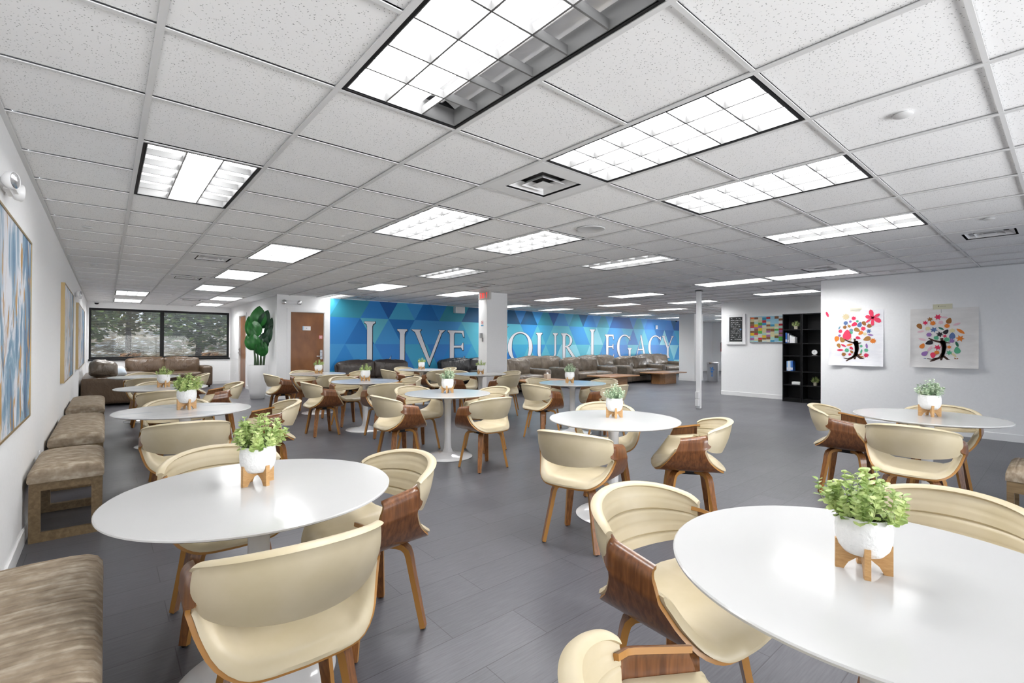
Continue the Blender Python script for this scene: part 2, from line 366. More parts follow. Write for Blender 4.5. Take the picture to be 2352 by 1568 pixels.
for (a0, a1, c0, c1) in ((3.872, 3.938, 1.377, 1.383), (3.872, 3.938, 1.443, 1.449), (3.872, 3.878, 1.377, 1.449), (3.932, 3.938, 1.377, 1.449), (3.885, 3.925, 1.425, 1.434), (3.885, 3.925, 1.408, 1.417), (3.885, 3.925, 1.391, 1.400)): box(b, a0, .012, c0, a1, .0142, c1)
link('sign_print', b, WTRIM, s)
d2 = thing('door_2', 'narrow seen brown door in the short side wall beside the far windows', 'door', (SX, 0, 0), -PI/2); d2['kind'] = 'structure'
link('door_frame', casing(-D1, -D0, DH), WTRIM, d2)
dl2 = link('door_leaf', bx(-D1+.015, .03, .01, -D0-.015, .072, DH-.015), DOORW, d2); lever(dl2, -D1+.09, 1.02, 1)
# far windows with dark frames, panes, blinds
def window(name, x0, x1):
    t = thing(name, 'dark framed window with venetian blind in the far wall', 'window', (0, Y1, 0)); t['kind'] = 'structure'
    b = bmesh.new(); f = .045
    box(b, x0, 0, WZ0, x0+f, .12, WZ1); box(b, x1-f, 0, WZ0, x1, .12, WZ1); box(b, x0+f, 0, WZ0, x1-f, .12, WZ0+f+.01); box(b, x0+f, 0, WZ1-f, x1-f, .12, WZ1)
    link('window_frame', b, DARK, t)
    gm = mat('window_glass', (1, 1, 1), 0)
    if 'tr' not in gm:
        gm['tr'] = 1; tn = N(gm, 'ShaderNodeBsdfTransparent'); gn = N(gm, 'ShaderNodeBsdfGlossy', Roughness=.02); fr = N(gm, 'ShaderNodeFresnel', IOR=1.25); mx_ = N(gm, 'ShaderNodeMixShader')
        L(gm, fr, 0, mx_, 0); L(gm, tn, 0, mx_, 1); L(gm, gn, 0, mx_, 2); L(gm, mx_, 0, [n for n in gm.node_tree.nodes if n.bl_idname == 'ShaderNodeOutputMaterial'][0], 0)
    link('pane', bx(x0+f, .095, WZ0+f, x1-f, .1, WZ1-f), gm, t); return t
XM = 1.255
window('window_1', WX0, XM); window('window_2', XM, WX1)
link('trim_2', bx(WX0-.01, Y1-.03, WZ0-.045, WX1+.02, Y1+.1, WZ0-.001), DARK, kind='structure')
SLAT = mat('blind_slat', (.42, .43, .44), .4, .2)
for n_, (x0, x1) in enumerate(((WX0+.05, XM-.05), (XM+.05, WX1-.05))):
    t = thing('window_blind', ['grey venetian blind lowered in the left far window', 'grey venetian blind lowered in the right far window'][n_], 'blind', ((x0+x1)/2, Y1+.035, 0)); hw = (x1-x0)/2
    b = bmesh.new(); k = WZ0+.06
    while k < WZ1-.06:
        a = math.radians(17); c, s = .0125*math.cos(a), .0125*math.sin(a)
        bm_ = [b.verts.new(p) for p in ((-hw, -c, k+s), (hw, -c, k+s), (hw, c, k-s), (-hw, c, k-s))]; b.faces.new(bm_)
        bm_ = [b.verts.new(p) for p in ((-hw, -c, k+s-.0012), (-hw, c, k-s-.0012), (hw, c, k-s-.0012), (hw, -c, k+s-.0012))]; b.faces.new(bm_)
        k += .0235
    me = bpy.data.meshes.new('slats'); b.to_mesh(me); b.free(); link('slats', me, SLAT, t)
    link('head_rail', bx(-hw, -.015, WZ1-.065, hw, .015, WZ1-.038), DARK, t); link('bottom_rail', bx(-hw, -.012, WZ0+.047, hw, .012, WZ0+.057), SLAT, t)
    b = bmesh.new()
    for q in (-.85, -.4, .1, .5, .9): box(b, hw*q-.0012, -.016, WZ0+.05, hw*q+.0012, -.014, WZ1-.05)
    link('ladder_cord', b, mat('cord_dark', (.05, .05, .05), .6), t)
# ------------------------------------------------------------------ troffer lights
def shade_col(v): return (v, v, v)
LON = mat('lamp_on', (1, 1, 1), .5, emit=LAMP); LSOFT = mat('lamp_soft', (.4, .4, .4), .5, ecol=(1, 1, 1), emit=1.3); LDIM = mat('lamp_low', (.3, .3, .3), .5, ecol=(1, 1, 1), emit=.9)
LOFF = mat('lamp_off', (.35, .35, .36), .25, .6)
BLADE = mat('louvre_blade', (.32, .32, .32), .4, .0); BLADED = mat('louvre_blade_darkened', (.12, .12, .12), .3, .0); PAR = mat('silver_reflector', (.85, .85, .86), .22, .35)  # BLADED: same blades, shade put into the colour so the grid shows
def make_light(pattern, bm_=None):
    t = thing('ceiling_light', 'x', 'ceiling light', (0, 0, 0), 0, 'recessed troffer lights of the ceiling grid')
    W, Ln = T, 2*T; e = .014; g = .030
    b = bmesh.new()   # dark reveal around the louvre
    for a in ((e, e, W-e, e+.012), (e, Ln-e-.012, W-e, Ln-e), (e, e+.012, e+.012, Ln-e-.012), (W-e-.012, e+.012, W-e, Ln-e-.012)): box(b, a[0], a[1], .0, a[2], a[3], .13)
    link('frame', b, DARK, t)
    b = bmesh.new(); q = g
    for a in ((q, q, W-q, q+.004), (q, Ln-q-.004, W-q, Ln-q), (q, q+.004, q+.004, Ln-q-.004), (W-q-.004, q+.004, W-q, Ln-q-.004)): box(b, a[0], a[1], .004, a[2], a[3], .085)
    cw = (W-2*q)/3; cl = (Ln-2*q)/6
    for k in (1, 2): box(b, q+k*cw-.004, q+.004, .006, q+k*cw+.004, Ln-q-.004, .042)
    for k in range(1, 6):
        y = q+k*cl
        for c in range(3):
            x0, x1 = q+c*cw+.002, q+(c+1)*cw-.002
            # parabolic cross blade: thin at the bottom edge, thick at the top
            P = [(x0, y-.004, .006), (x1, y-.004, .006), (x1, y+.004, .006), (x0, y+.004, .006), (x0, y-.004, .042), (x1, y-.004, .042), (x1, y+.004, .042), (x0, y+.004, .042)]
            v = [b.verts.new(p) for p in P]
            for f in ((0, 3, 2, 1), (4, 5, 6, 7), (0, 1, 5, 4), (2, 3, 7, 6), (0, 4, 7, 3), (1, 2, 6, 5)): b.faces.new([v[i] for i in f])
    link('louvre', b, bm_ or BLADE, t)
    link('housing', bx(e, e, .132, W-e, Ln-e, .145), DARK, t)
    for c, pm in enumerate(pattern):
        x0 = q+.004+c*cw; x1 = x0+cw-.004
        if pm is LOFF:
            b = bmesh.new(); nseg = 10; R0 = [[b.verts.new((x0+(x1-x0)*k/nseg, yy, .088+.03*math.sin(PI*k/nseg))) for k in range(nseg+1)] for yy in (q+.004, Ln-q-.004)]
            for k in range(nseg): b.faces.new((R0[0][k], R0[1][k], R0[1][k+1], R0[0][k+1]))
            link('reflector', b, PAR, t, smooth=60)
            b = bmesh.new(); tube(b, [((x0+x1)/2, q+.02, .098), ((x0+x1)/2, Ln-q-.02, .098)], .0125, 12); link('lamp_tube', b, mat('unlit_tube', (.8, .8, .8), .3), t, smooth=40)
        else:
            b = bmesh.new(); box(b, x0, q+.004, .07, x1, Ln-q-.004, .074); link('lamp_panel', b, pm, t)
    return t
protos = {'full': make_light((LON, LON, LON)), 'near': make_light((LON, LON, LON), BLADED), 'mid': make_light((LSOFT, LON, LSOFT)), 'left': make_light((LON, LON, LOFF), BLADED), 'centre': make_light((LDIM, LON, LDIM)), 'edge': make_light((LON, LDIM, LON))}
kinds = {(2, -2): 'left', (4, -2): 'near', (6, -2): 'near', (4, 2): 'near', (6, 2): 'near', (9, -2): 'edge', (1, 2): 'mid', (9, 2): 'centre', (7, 6): 'centre', (7, 14): 'centre'}
LL = {(2, -2): 'nearest ceiling light, largest, with its right row of cells unlit', (4, -2): 'second ceiling light from the front, fully lit, right of the unlit row one',
 (6, -2): 'long ceiling light behind the fully lit one, in the front right row', (9, -2): 'slim looking ceiling light, fourth in the front row toward the right wall',
 (1, 2): 'square looking ceiling light at upper left near the painting wall', (4, 2): 'ceiling light left of the round ceiling speaker, nearer the square vent', (6, 2): 'ceiling light just below left of the round ceiling speaker',
 (9, 2): 'ceiling light with bright middle strip, right of the exit column', (3, 6): 'ceiling light at left past the first square vent, bright', (14, 0): 'ceiling light above the black bookcases, right one of a touching pair',
 (14, 2): 'ceiling light left one of a touching pair by the thin pole', (18, 2): 'ceiling light over the black bookcase niche', (7, 6): 'ceiling light with one bright strip, left of the exit sign'}
LL.update({(3, 10): 'second bright ceiling light of the left row, counting away from the viewer', (3, 14): 'third bright ceiling light of the left row, counting away', (4, 18): 'fourth ceiling light of the left row, near the short wall', (4, 22): 'last ceiling light of the left row, by the far windows',
 (1, 18): 'nearer of the two ceiling lights above the brown window sofa', (1, 22): 'farther of the two ceiling lights above the brown window sofa', (7, 10): 'ceiling light between the brown door and the exit sign, nearer one', (7, 14): 'ceiling light above the left end of the mural'})
RW = {5: 'fifth', 6: 'fourth', 9: 'third', 10: 'third', 11: 'second', 13: 'first', 14: 'first'}
CL = {10: 'just left of the exit column', 14: 'just right of the exit column', 15: 'right of the exit column', 18: 'before the middle of the mural', 19: 'before the middle of the mural', 22: 'toward the mural right end', 25: 'at the mural right end', 29: 'beyond the white column', 33: 'deep in the hall'}
used = set()
for (i, j) in LIGHTS:
    k = kinds.get((i, j), 'full'); p = protos[k]; loc = (GX+i*T, GY+j*T, CEIL)
    lab = LL.get((i, j)) or 'small ceiling light, %s row from the mural, %s' % (RW[j], CL[i])
    if k not in used: used.add(k); p.location = loc; p['label'] = lab
    else: dup(p, loc, 0, lab)
# ------------------------------------------------------------------ air vents, speakers, sprinkler caps
VENTM = mat('vent_white', (.78, .78, .78), .45); VDARK = mat('vent_dark', (.008, .008, .008), .6)
v0 = thing('air_vent', 'x', 'air vent', (0, 0, 0), 0, 'square ceiling diffusers')
b = bmesh.new(); q = T/2
def ring(b, a0, z0, a1, z1, th=.002):
    for s in range(4):
        R = Matrix.Rotation(s*PI/2, 3, 'Z')
        P = [(-a0, -a0, z0), (a0, -a0, z0), (a1, -a1, z1), (-a1, -a1, z1)]
        lo = [b.verts.new(R @ Vector(p)) for p in P]; hi = [b.verts.new(R @ (Vector(p)+Vector((0, 0, th)))) for p in P]
        b.faces.new(lo[::-1]); b.faces.new(hi)
        for k in range(4): b.faces.new((lo[k], lo[(k+1) % 4], hi[(k+1) % 4], hi[k]))
ring(b, q-.012, -.001, .186, -.003); link('face_plate', b, VENTM, v0)
b = bmesh.new(); ring(b, .168, .004, .124, .040); ring(b, .104, .002, .072, .032); link('louvre_cone', b, VENTM, v0)
b = bmesh.new(); vv = [b.verts.new(p) for p in ((-.054, -.054, .0), (.054, -.054, .0), (.054, .054, .0), (-.054, .054, .0))]; tp = b.verts.new((0, 0, .03)); b.faces.new(vv[::-1])
for k in range(4): b.faces.new((vv[k], vv[(k+1) % 4], tp))
link('centre_cone', b, VENTM, v0); b = bmesh.new(); box(b, -.22, -.22, .07, .22, .22, .09)
for a in ((-.225, -.225, -.2, .225), (.2, -.225, .225, .225), (-.2, -.225, .2, -.2), (-.2, .2, .2, .225)): box(b, a[0], a[1], .002, a[2], a[3], .069)
link('duct', b, VDARK, v0)
VL = {(4, 0): 'large square air vent beside the second ceiling light', (2, 8): 'first square vent of the left column, before the far windows', (2, 12): 'second square vent of the left column, farther back',
 (3, 20): 'square vent nearest the far windows', (13, 0): 'square vent touching the paired lights by the pole', (11, -3): 'square vent above the two tree posters at far right', (9, 8): 'square vent just above the exit sign',
 (8, 14): 'square vent above the left end of the mural', (16, 7): 'square vent above the middle of the mural', (21, 7): 'square vent behind the thin white pole', (16, 15): 'square vent over the mural right of the column', (18, 1): 'square vent over the black bookcase'}
for n_, (i, j) in enumerate(VENTS):
    loc = (GX+(i+.5)*T, GY+(j+.5)*T, CEIL)
    if n_ == 0: v0.location = loc; v0['label'] = VL[(i, j)]
    else: dup(v0, loc, 0, VL[(i, j)])
b = bmesh.new(); lathe(b, [(.135, 0), (.13, -.006), (.115, -.008), (.11, -.006)], 48); s0 = link('ceiling_speaker', b, mat('speaker_grille', (.62, .62, .62), .6), None, smooth=40, loc=(GX+6.5*T, GY+1.5*T, CEIL+.004))
tag(s0, 'round white ceiling speaker grille right of the centre ceiling lights', 'speaker', 'round ceiling speakers')
for (x, y), lab in zip(((6.4, 10.4), (14.3, 4.4)), ('round ceiling speaker far left of the exit sign', 'round ceiling speaker in front of the thin white pole')):
    dup(s0, (GX+x*T, GY+y*T, CEIL+.004), 0, lab)
b = bmesh.new(); lathe(b, [(.038, 0), (.04, -.004), (.034, -.008)], 24); k0 = link('sprinkler_cap', b, mat('cap_white', (.7, .7, .7), .5), None, smooth=40)
tag(k0, 'x', 'sprinkler cap', 'flat round sprinkler caps in the ceiling tiles')
caps = [(5.35, 3.04), (5.43, 6.52), (5.33, 11.14), (10.29, 3.64), (5.47, -2.5), (10.21, -2.59), (.55, 6.6), (.55, 11.38), (2.43, 5.93), (2.69, 18.27), (15.2, 5.2), (15.2, -.55), (11.17, 6.21), (3.5, .5)]
caplab = ['small white sprinkler cap under the centre light, left of the ceiling speaker', 'small white sprinkler cap left of centre, above the mural door', 'tiny white sprinkler cap far back above the brown door', 'small white sprinkler cap below the bright strip light',
 'white sprinkler cap in the near tile at upper right', 'white sprinkler cap beside the right hand vent', 'white sprinkler cap nearest the painting wall', 'second white sprinkler cap along the painting wall', 'white sprinkler cap behind the square looking light', 'tiny white sprinkler cap near the far windows',
 'tiny sprinkler cap before the thin pole', 'tiny sprinkler cap over the poster wall corner', 'tiny sprinkler cap above the exit sign', 'sprinkler cap between the nearest light and the left column light']
for n_, (x, y) in enumerate(caps[:13]):
    loc = (GX+x*T, GY+y*T, CEIL+.004)
    if n_ == 0: k0.location = loc; k0['label'] = caplab[0]
    else: dup(k0, loc, 0, caplab[n_])
# ------------------------------------------------------------------ chair (faces local +Y)
def crom(pts, n):
    out = []; P = [pts[0]]+list(pts)+[pts[-1]]
    m = len(pts)-1
    for k in range(n+1):
        t = k/n*m; i = min(int(t), m-1); u = t-i; a, b, c, d = [Vector(P[i+j]) for j in range(4)]
        out.append(.5*((2*b)+(c-a)*u+(2*a-5*b+4*c-d)*u*u+(3*b-a-3*c+d)*u*u*u))
    return out
# half profile: x, z, y_front, y_back, slope
HP = [(0, .398, .245, -.225), (.10, .400, .24, -.22), (.158, .409, .225, -.205), (.205, .438, .195, -.16), (.235, .485, .160, -.105), (.252, .535, .128, -.078), (.259, .558, .112, -.076), (.258, .572, .105, -.106), (.257, .598, .095, -.108), (.255, .618, .085, -.110), (.248, .631, .080, -.110), (.236, .635, .078, -.105)]
def cpt(p, y):
    x, z = p[0], p[1]; k = max(0, (z-.46)/.18); hk = max(0, -y-.07)*(1 if z > .556 else 0); return Vector((x-math.copysign(.55*hk, x), y, z-.16*k*y))
def lerp(a, b, t): return a+(b-a)*t
def build_chair():
    t = thing('dining_chair', 'x', 'chair')
    hp = crom([Vector((a, b_, c)) for a, b_, c, d in HP], 26); hb = crom([Vector((a, d, 0)) for a, b_, c, d in HP], 26)
    full = [(-p.x, p.y, p.z, q.y) for p, q in zip(hp[::-1][:-1], hb[::-1][:-1])]+[(p.x, p.y, p.z, q.y) for p, q in zip(hp, hb)]
    nv = 12; P = []
    for x, z, yf, yb in full:
        row = []
        for j in range(nv+1): row.append(cpt((x, z), lerp(yb, yf, j/nv)))
        P.append(row)
    NN = grid_normals(P)
    up_ = 1 if NN[len(P)//2][nv//2].z > 0 else -1
    Q = [[p-n*up_*.013 for p, n in zip(a, b_)] for a, b_ in zip(P, NN)]
    o = link('seat_shell', sheet(P, Q, 1), [WALNUT, PLY], t, smooth=40)
    # cushion following the shell
    m0 = 22; cp = [f for f in full if f[1] < .582 and abs(f[0]) < .2592]; C1 = []; C2 = []
    Pc = []
    for x, z, yf, yb in cp:
        yf2 = yf+.014; yb2 = (yb if z < .5 else min(yb, -.06))-.012
        Pc.append([cpt((x, z), lerp(yb2, yf2, j/20)) for j in range(21)])
    NC = grid_normals(Pc); n = len(Pc)
    for i in range(n):
        a = []; b_ = []
        for j in range(21):
            s = 1-abs(2*i/(n-1)-1)**6; r_ = 1-abs(2*j/20-1)**6
            th = .012+.030*(s*r_)**.5
            # stitched channels fanning up the sides
            f = cp[i][0]; ch = abs(math.sin(abs(f)*44)) if abs(f) > .12 else 1
            if .12 < abs(f) and ch < .3: th -= .004*(1-ch/.3)
            a.append(Pc[i][j]+NC[i][j]*up_*.001); b_.append(Pc[i][j]+NC[i][j]*up_*th)
        C1.append(a); C2.append(b_)
    link('seat_cushion', sheet(C1, C2), CREAM, t, smooth=50)
    # piping around the cushion edge
    b = bmesh.new(); edge = [r[0] for r in Pc]+[Pc[-1][j] for j in range(1, 21)]+[r[-1] for r in Pc[::-1][1:]]+[Pc[0][j] for j in range(19, 0, -1)]
    # wrapped backrest
    nphi = 56; rings = []
    b = bmesh.new(); pm = math.radians(82)
    for i in range(nphi+1):
        ph = -pm+2*pm*i/nphi; c, s = math.cos(ph), math.sin(ph); cc = max(c, 0)
        e = min(1, (pm-abs(ph))/.20); endk = 1-max(0, 1-e)**2
        zt = .662+.066*cc**.8; zb = .566-.044*cc**.7
        at, bt, ab, bb = .250, .215, .222+.030*(1-cc)**2, .150
        yt0, yb0 = -.062, -.070
        top = Vector((at*s, yt0-bt*cc, zt)); bot = Vector((ab*s, yb0-bb*cc, zb))
        out_ = Vector((s*1.0, -cc, 0)).normalized()
        th = .030+.010*cc; sec = []
        no_, ni = 8, 30
        for j in range(no_+1):
            v = j/no_; p = bot.lerp(top, v); p = p+out_*(.010*math.sin(PI*v)); sec.append(p+out_*th*.30*(.4+.6*v))
        # rolled top
        tp = top; rollr = .017+.004*cc
        for j in range(1, 7):
            a = PI*j/7; sec.append(tp+out_*(rollr*math.cos(a))*1.1+Vector((0, 0, rollr*math.sin(a)*.9)))
        for j in range(ni+1):
            v = 1-j/ni; p = bot.lerp(top, v)+out_*(.010*math.sin(PI*v)); chn = abs(math.sin(PI*(v*4.6+.25))); d = th*.72*(.35+.65*math.sin(PI*min(1, v*.9+.12))**.6)
            if chn < .30 and .06 < v < .93: d -= .0085*(1-chn/.30)*min(1, cc*2.5+.05)
            sec.append(p-out_*d)
        mid = (top+bot)/2
        if endk < 1: sec = [mid+(q_-mid)*(.86+.14*endk) for q_ in sec]
        rings.append([b.verts.new(q_) for q_ in sec])
    for r0, r1 in zip(rings, rings[1:]):
        m = len(r0)
        for k in range(m): b.faces.new((r0[k], r0[(k+1) % m], r1[(k+1) % m], r1[k]))
    b.faces.new(rings[0][::-1]); b.faces.new(rings[-1])
    br = link('backrest', b, CREAM, t, smooth=50)
    # bentwood legs
    for sx in (-1, 1):
        for sy in (-1, 1):
            d = Vector((sx*.185, sy*.168, 0)).normalized(); tdir = Vector((-d.y, d.x, 0))
            path = [(.01, .374), (.09, .374), (.130, .372), (.157, .364), (.175, .347), (.184, .32), (.199, .24), (.248, .006)]
            wd = [.050, .050, .050, .050, .050, .049, .046, .034]
            P = []; Q = []
            for k, (r_, z) in enumerate(path):
                a = path[max(k-1, 0)]; c_ = path[min(k+1, len(path)-1)]; tv = Vector((c_[0]-a[0], c_[1]-a[1])).normalized(); nv_ = Vector((-tv.y, tv.x))
                th = .0125 if k < 6 else .0115
                o1 = d*(r_+nv_.x*th)+Vector((0, 0, z+nv_.y*th)); o2 = d*(r_-nv_.x*th)+Vector((0, 0, z-nv_.y*th))
                P.append([o1-tdir*wd[k]/2, o1+tdir*wd[k]/2]); Q.append([o2-tdir*wd[k]/2, o2+tdir*wd[k]/2])
            lg = link('leg', sheet(P, Q, 1), [WALNUTH, PLY], t, smooth=50)
            b = bmesh.new(); p = d*.2485; lathe(b, [(.009, 0), (.011, .006)], 12, (p.x, p.y)); link('foot_glide', b, DARK, lg)
    b = bmesh.new(); box(b, -.07, -.07, .352, .07, .07, .384); link('mounting_plate', b, DARK, t)
    return t
# ------------------------------------------------------------------ tables
TH = .715; TR = .48
def build_table(m):
    t = thing('round_table', 'x', 'table', (0, 0, 0), 0, 'round white pedestal tables')
    b = bmesh.new(); lathe(b, [(.0, TH-.03), (.40, TH-.026), (TR-.012, TH-.014), (TR, TH-.008), (TR, TH-.003), (TR-.004, TH), (0, TH)], 96, cap=False); link('tabletop', b, m, t, smooth=30)
    b = bmesh.new(); lathe(b, [(.14, TH-.032), (.14, TH-.04), (.045, TH-.07), (.038, TH-.12), (.037, .20), (.042, .10), (.06, .055), (.10, .036)], 48); link('pedestal', b, WHITE, t, smooth=40)
    b = bmesh.new(); lathe(b, [(.275, 0), (.278, .004), (.272, .009), (.20, .018), (.10, .038), (.095, .038)], 64); link('base', b, WHITE, t, smooth=40)
    return t
TABS = dict(A=(.45, 2.01), B=(1.455, .31), C=(4.939, .742), D=(2.905, 2.231), E=(.507, 4.776), F=(2.951, 4.577), G=(.543, 7.328), H=(.496, 9.805), I=(2.973, 8.966), J=(2.935, 6.781), K=(5.176, 9.071), L=(5.323, 7.154), M=(5.134, 4.679))
MARB = 'EGHJK'
TD = dict(A='the front left table', B='the big front right table', C='the table by the posters', D='the table right of the aisle', E='the second table of the left row', F='the centre table', G='the third left row table',
          H='the last left row table', I='the table before the brown door', J='the table between door and centre', K='the far table under the mural word', L='the table beside the exit column', M='the table before the lounge sofas')
TL = dict(A='round white pedestal table at front left, close to the brown benches', B='largest looking round white table, cut by the lower right corner', C='round white table standing beside the tree posters', D='round white table right of the aisle, three chairs around it',
          E='round white marble table, second from the front in the left row', F='round white table in the centre with its pedestal base in full view', G='round marble table, third from the front in the left row', H='round marble table farthest in the left row, before the brown sofa',
          I='round white table in front of the brown door', J='round marble table between the brown door one and the centre one', K='round marble table far back beneath the first word of the mural', L='round white table beside the exit sign column', M='round white table in front of the lounge sofas')
tw = build_table(TABLE); tm = build_table(MARBLE); first = {0: True, 1: True}
for k, (x, y) in TABS.items():
    q = 1 if k in MARB else 0; p = (tw, tm)[q]
    if first[q]: first[q] = False; p.location = (x, y, 0); p['label'] = TL[k]
    else: dup(p, (x, y, 0), 0, TL[k])
# chairs: table, angle of the seat from the table centre, distance, extra turn
CH = [('A', -92, .43, 0, 'back to the viewer, at the near side of'), ('A', 5, .46, 0, 'at the right side of'), ('A', 91, .57, 0, 'mostly hidden, at the far side of'),
      ('B', 90, .53, -4, 'seen from the front, at the left of'), ('B', -2, .66, 0, 'at the far right behind the plant of'), ('B', 178, .68, -22, 'cut by the bottom edge, near left of'),
      ('C', 95, .52, 0, 'at the left side of'), ('C', -178, .62, 0, 'with its back to the viewer, at'), ('C', 0, .50, 0, 'tucked behind, between the wall and'),
      ('D', -164, .56, 0, 'back to the viewer, left of'), ('D', -54, .53, 0, 'seen from the side, right of'), ('D', 44, .55, 0, 'on the far side of'),
      ('E', -95, .68, 0, 'with its back to the viewer, at'), ('E', -5, .60, 0, 'at the right side of'), ('E', 90, .50, 0, 'peeking over the far edge of'),
      ('F', 180, .60, 0, 'at the front left of'), ('F', -88, .64, 0, 'with its back to the viewer, front right of'), ('F', 96, .55, 0, 'at the back left of'), ('F', 2, .55, 0, 'at the back right of'),
      ('G', -92, .62, 0, 'with its back to the viewer, at'), ('G', 0, .60, 0, 'at the right of'), ('G', 90, .5, 0, 'behind'),
      ('H', -90, .60, 0, 'with its back to the viewer, at'), ('H', -5, .60, 0, 'at the right of'), ('H', 90, .5, 0, 'behind'),
      ('I', 180, .62, 0, 'at the left of'), ('I', -90, .60, 0, 'with its back to the viewer, at'), ('I', 95, .55, 0, 'behind'), ('I', 0, .58, 0, 'at the far right of'),
      ('J', 180, .62, 0, 'at the left of'), ('J', -92, .62, 0, 'with its back to the viewer, at'), ('J', 95, .55, 0, 'behind'), ('J', 0, .60, 0, 'at the right of'),
      ('K', 180, .62, 0, 'at the left of'), ('K', -92, .60, 0, 'with its back to the viewer, at'), ('K', 95, .55, 0, 'behind'), ('K', 0, .55, 0, 'at the right of'),
      ('L', 175, .60, 0, 'at the left of'), ('L', -85, .62, 0, 'with its back to the viewer, at'), ('L', 92, .55, 0, 'behind'), ('L', 0, .62, 0, 'at the right of'),
      ('M', 180, .60, 0, 'at the front left of'), ('M', -88, .60, 0, 'at the front right of'), ('M', 92, .55, 0, 'at the back left of'), ('M', 0, .58, 0, 'at the back right of')]
c0 = build_chair()
for n_, (k, a, r_, tw_, lab) in enumerate(CH):
    tx, ty = TABS[k]; a = math.radians(a); loc = (tx+r_*math.cos(a), ty+r_*math.sin(a), 0); rz = a+PI-PI/2+math.radians(tw_)
    lab = 'cream chair %s %s' % (lab, TD[k])
    if n_ == 0: c0.location = loc; c0.rotation_euler = (0, 0, rz); c0['label'] = lab; c0['group'] = 'cream dining chairs around the round tables'
    else: dup(c0, loc, rz, lab, 'cream dining chairs around the round tables')
# ------------------------------------------------------------------ potted plants on the tables
def leaf(b, p, d, nrm, l, w_):
    s = d.cross(nrm).normalized(); pts = [(0, 0), (.35, .5), (.72, .42), (1, 0), (.72, -.42), (.35, -.5)]
    cup = nrm*l*.12
    v = [b.verts.new(p+d*l*u+s*w_*q+(cup if abs(q) > .1 else Vector())) for u, q in pts]
    b.faces.new((v[0], v[1], v[2], v[3])); b.faces.new((v[0], v[3], v[4], v[5]))
def foliage(seed, m, R=.10, Hh=.15, ns=46, ll=.020, spread=1.0, round_=.95, npair=7):
    rnd = random.Random(seed); b = bmesh.new()
    for k in range(ns):
        az = rnd.uniform(0, 2*PI); sp = math.sqrt(rnd.random())*spread
        tip = Vector((math.cos(az)*R*sp, math.sin(az)*R*sp, Hh*(1-.62*sp*sp)*rnd.uniform(.72, 1.12)))
        if rnd.random() < .12: tip *= 1.22
        bse = Vector((tip.x*.35, tip.y*.35, -.01)); mid = (tip+bse)/2+Vector((tip.x*.22, tip.y*.22, 0))
        pts = [bse.lerp(mid, t_/3).lerp(mid.lerp(tip, t_/3), t_/3) for t_ in range(4)]; pts = crom([bse, mid, tip], 8)
        tube(b, pts, [.0012]*9, 4)
        for q in range(npair):
            t_ = .28+.72*q/(npair-1); i = min(int(t_*8), 7); p = pts[i].lerp(pts[i+1], t_*8-i); d0 = (pts[i+1]-pts[i]).normalized(); sd = d0.orthogonal(); sd.rotate(Matrix.Rotation(rnd.uniform(0, PI), 3, d0))
            for s in (1, -1):
                dd = (sd*s+d0*.5+Vector((0, 0, .25))).normalized(); l = ll*rnd.uniform(.7, 1.15)*(1.1-.35*t_)
                leaf(b, p, dd, (d0+Vector((rnd.uniform(-.3, .3), rnd.uniform(-.3, .3), rnd.uniform(-.2, .4)))).normalized(), l, l*round_)
    me = bpy.data.meshes.new('foliage'); b.to_mesh(me); b.free(); return me
SOIL = mat('dark_soil', (.02, .015, .01), .9)
def build_plant(seed, m, **kw):
    t = thing('potted_plant', 'x', 'potted plant', (0, 0, 0), 0, 'green plants in white pots as table centrepieces')
    b = bmesh.new(); lathe(b, [(.030, .052), (.050, .057), (.064, .075), (.071, .10), (.0725, .13), (.0695, .155), (.067, .168), (.063, .168), (.064, .158), (.066, .14)], 40, cap=False); 
    b.faces.new([v for v in b.verts if abs(v.co.z-.052) < 1e-5]); link('pot', b, POT, t, smooth=50)
    b = bmesh.new()
    for rot in (0, PI/2):
        prof = []; n = 10
        top = [(-.071, .088), (-.058, .088), (-.052, .062), (-.030, .050), (0, .048), (.030, .050), (.052, .062), (.058, .088), (.071, .088)]
        bot = [(.071, 0), (.050, 0), (.038, .022), (.018, .038), (0, .042), (-.018, .038), (-.038, .022), (-.050, 0), (-.071, 0)]
        R = Matrix.Rotation(rot, 3, 'Z'); nn = len(top); bt = bot[::-1]
        P = [[R @ Vector((x, -.008, z)) for x, z in top], [R @ Vector((x, -.008, z)) for x, z in bt]]; Q = [[R @ Vector((x, .008, z)) for x, z in top], [R @ Vector((x, .008, z)) for x, z in bt]]
        sheet(P, Q, 0, b)
    link('wooden_stand', b, BAMBOO, t)
    b = bmesh.new(); lathe(b, [(.001, .15), (.064, .148)], 24, cap=False); link('soil', b, SOIL, t)
    f = link('foliage', foliage(seed, m, **kw), m, t, loc=(0, 0, .155)); return t
PV = [build_plant(3, EUC, R=.105, Hh=.145, ll=.028, ns=44, npair=6), build_plant(11, EUC2, R=.09, Hh=.13, ns=36, ll=.023, npair=6), build_plant(23, EUC, R=.09, Hh=.115, ns=30, ll=.025, round_=.6, npair=5)]
PS = dict(A=.9, B=.82, C=1, D=.88, E=.98)
PP = dict(A=(.462, 2.087, 1, 20), B=(1.428, .335, 0, 22), C=(4.975, .733, 1, 25), D=(2.959, 2.266, 1, 50), E=(.52, 4.80, 0, 12), F=(2.96, 4.60, 1, 50), G=(.555, 7.36, 2, 15), H=(.50, 9.85, 2, 40), I=(2.98, 8.97, 2, 50), J=(2.94, 6.80, 2, 50), K=(5.176, 9.071, 2, 50), L=(5.34, 7.17, 2, 20), M=(5.10, 4.70, 1, 10))
PP.pop('H'); seen = set()
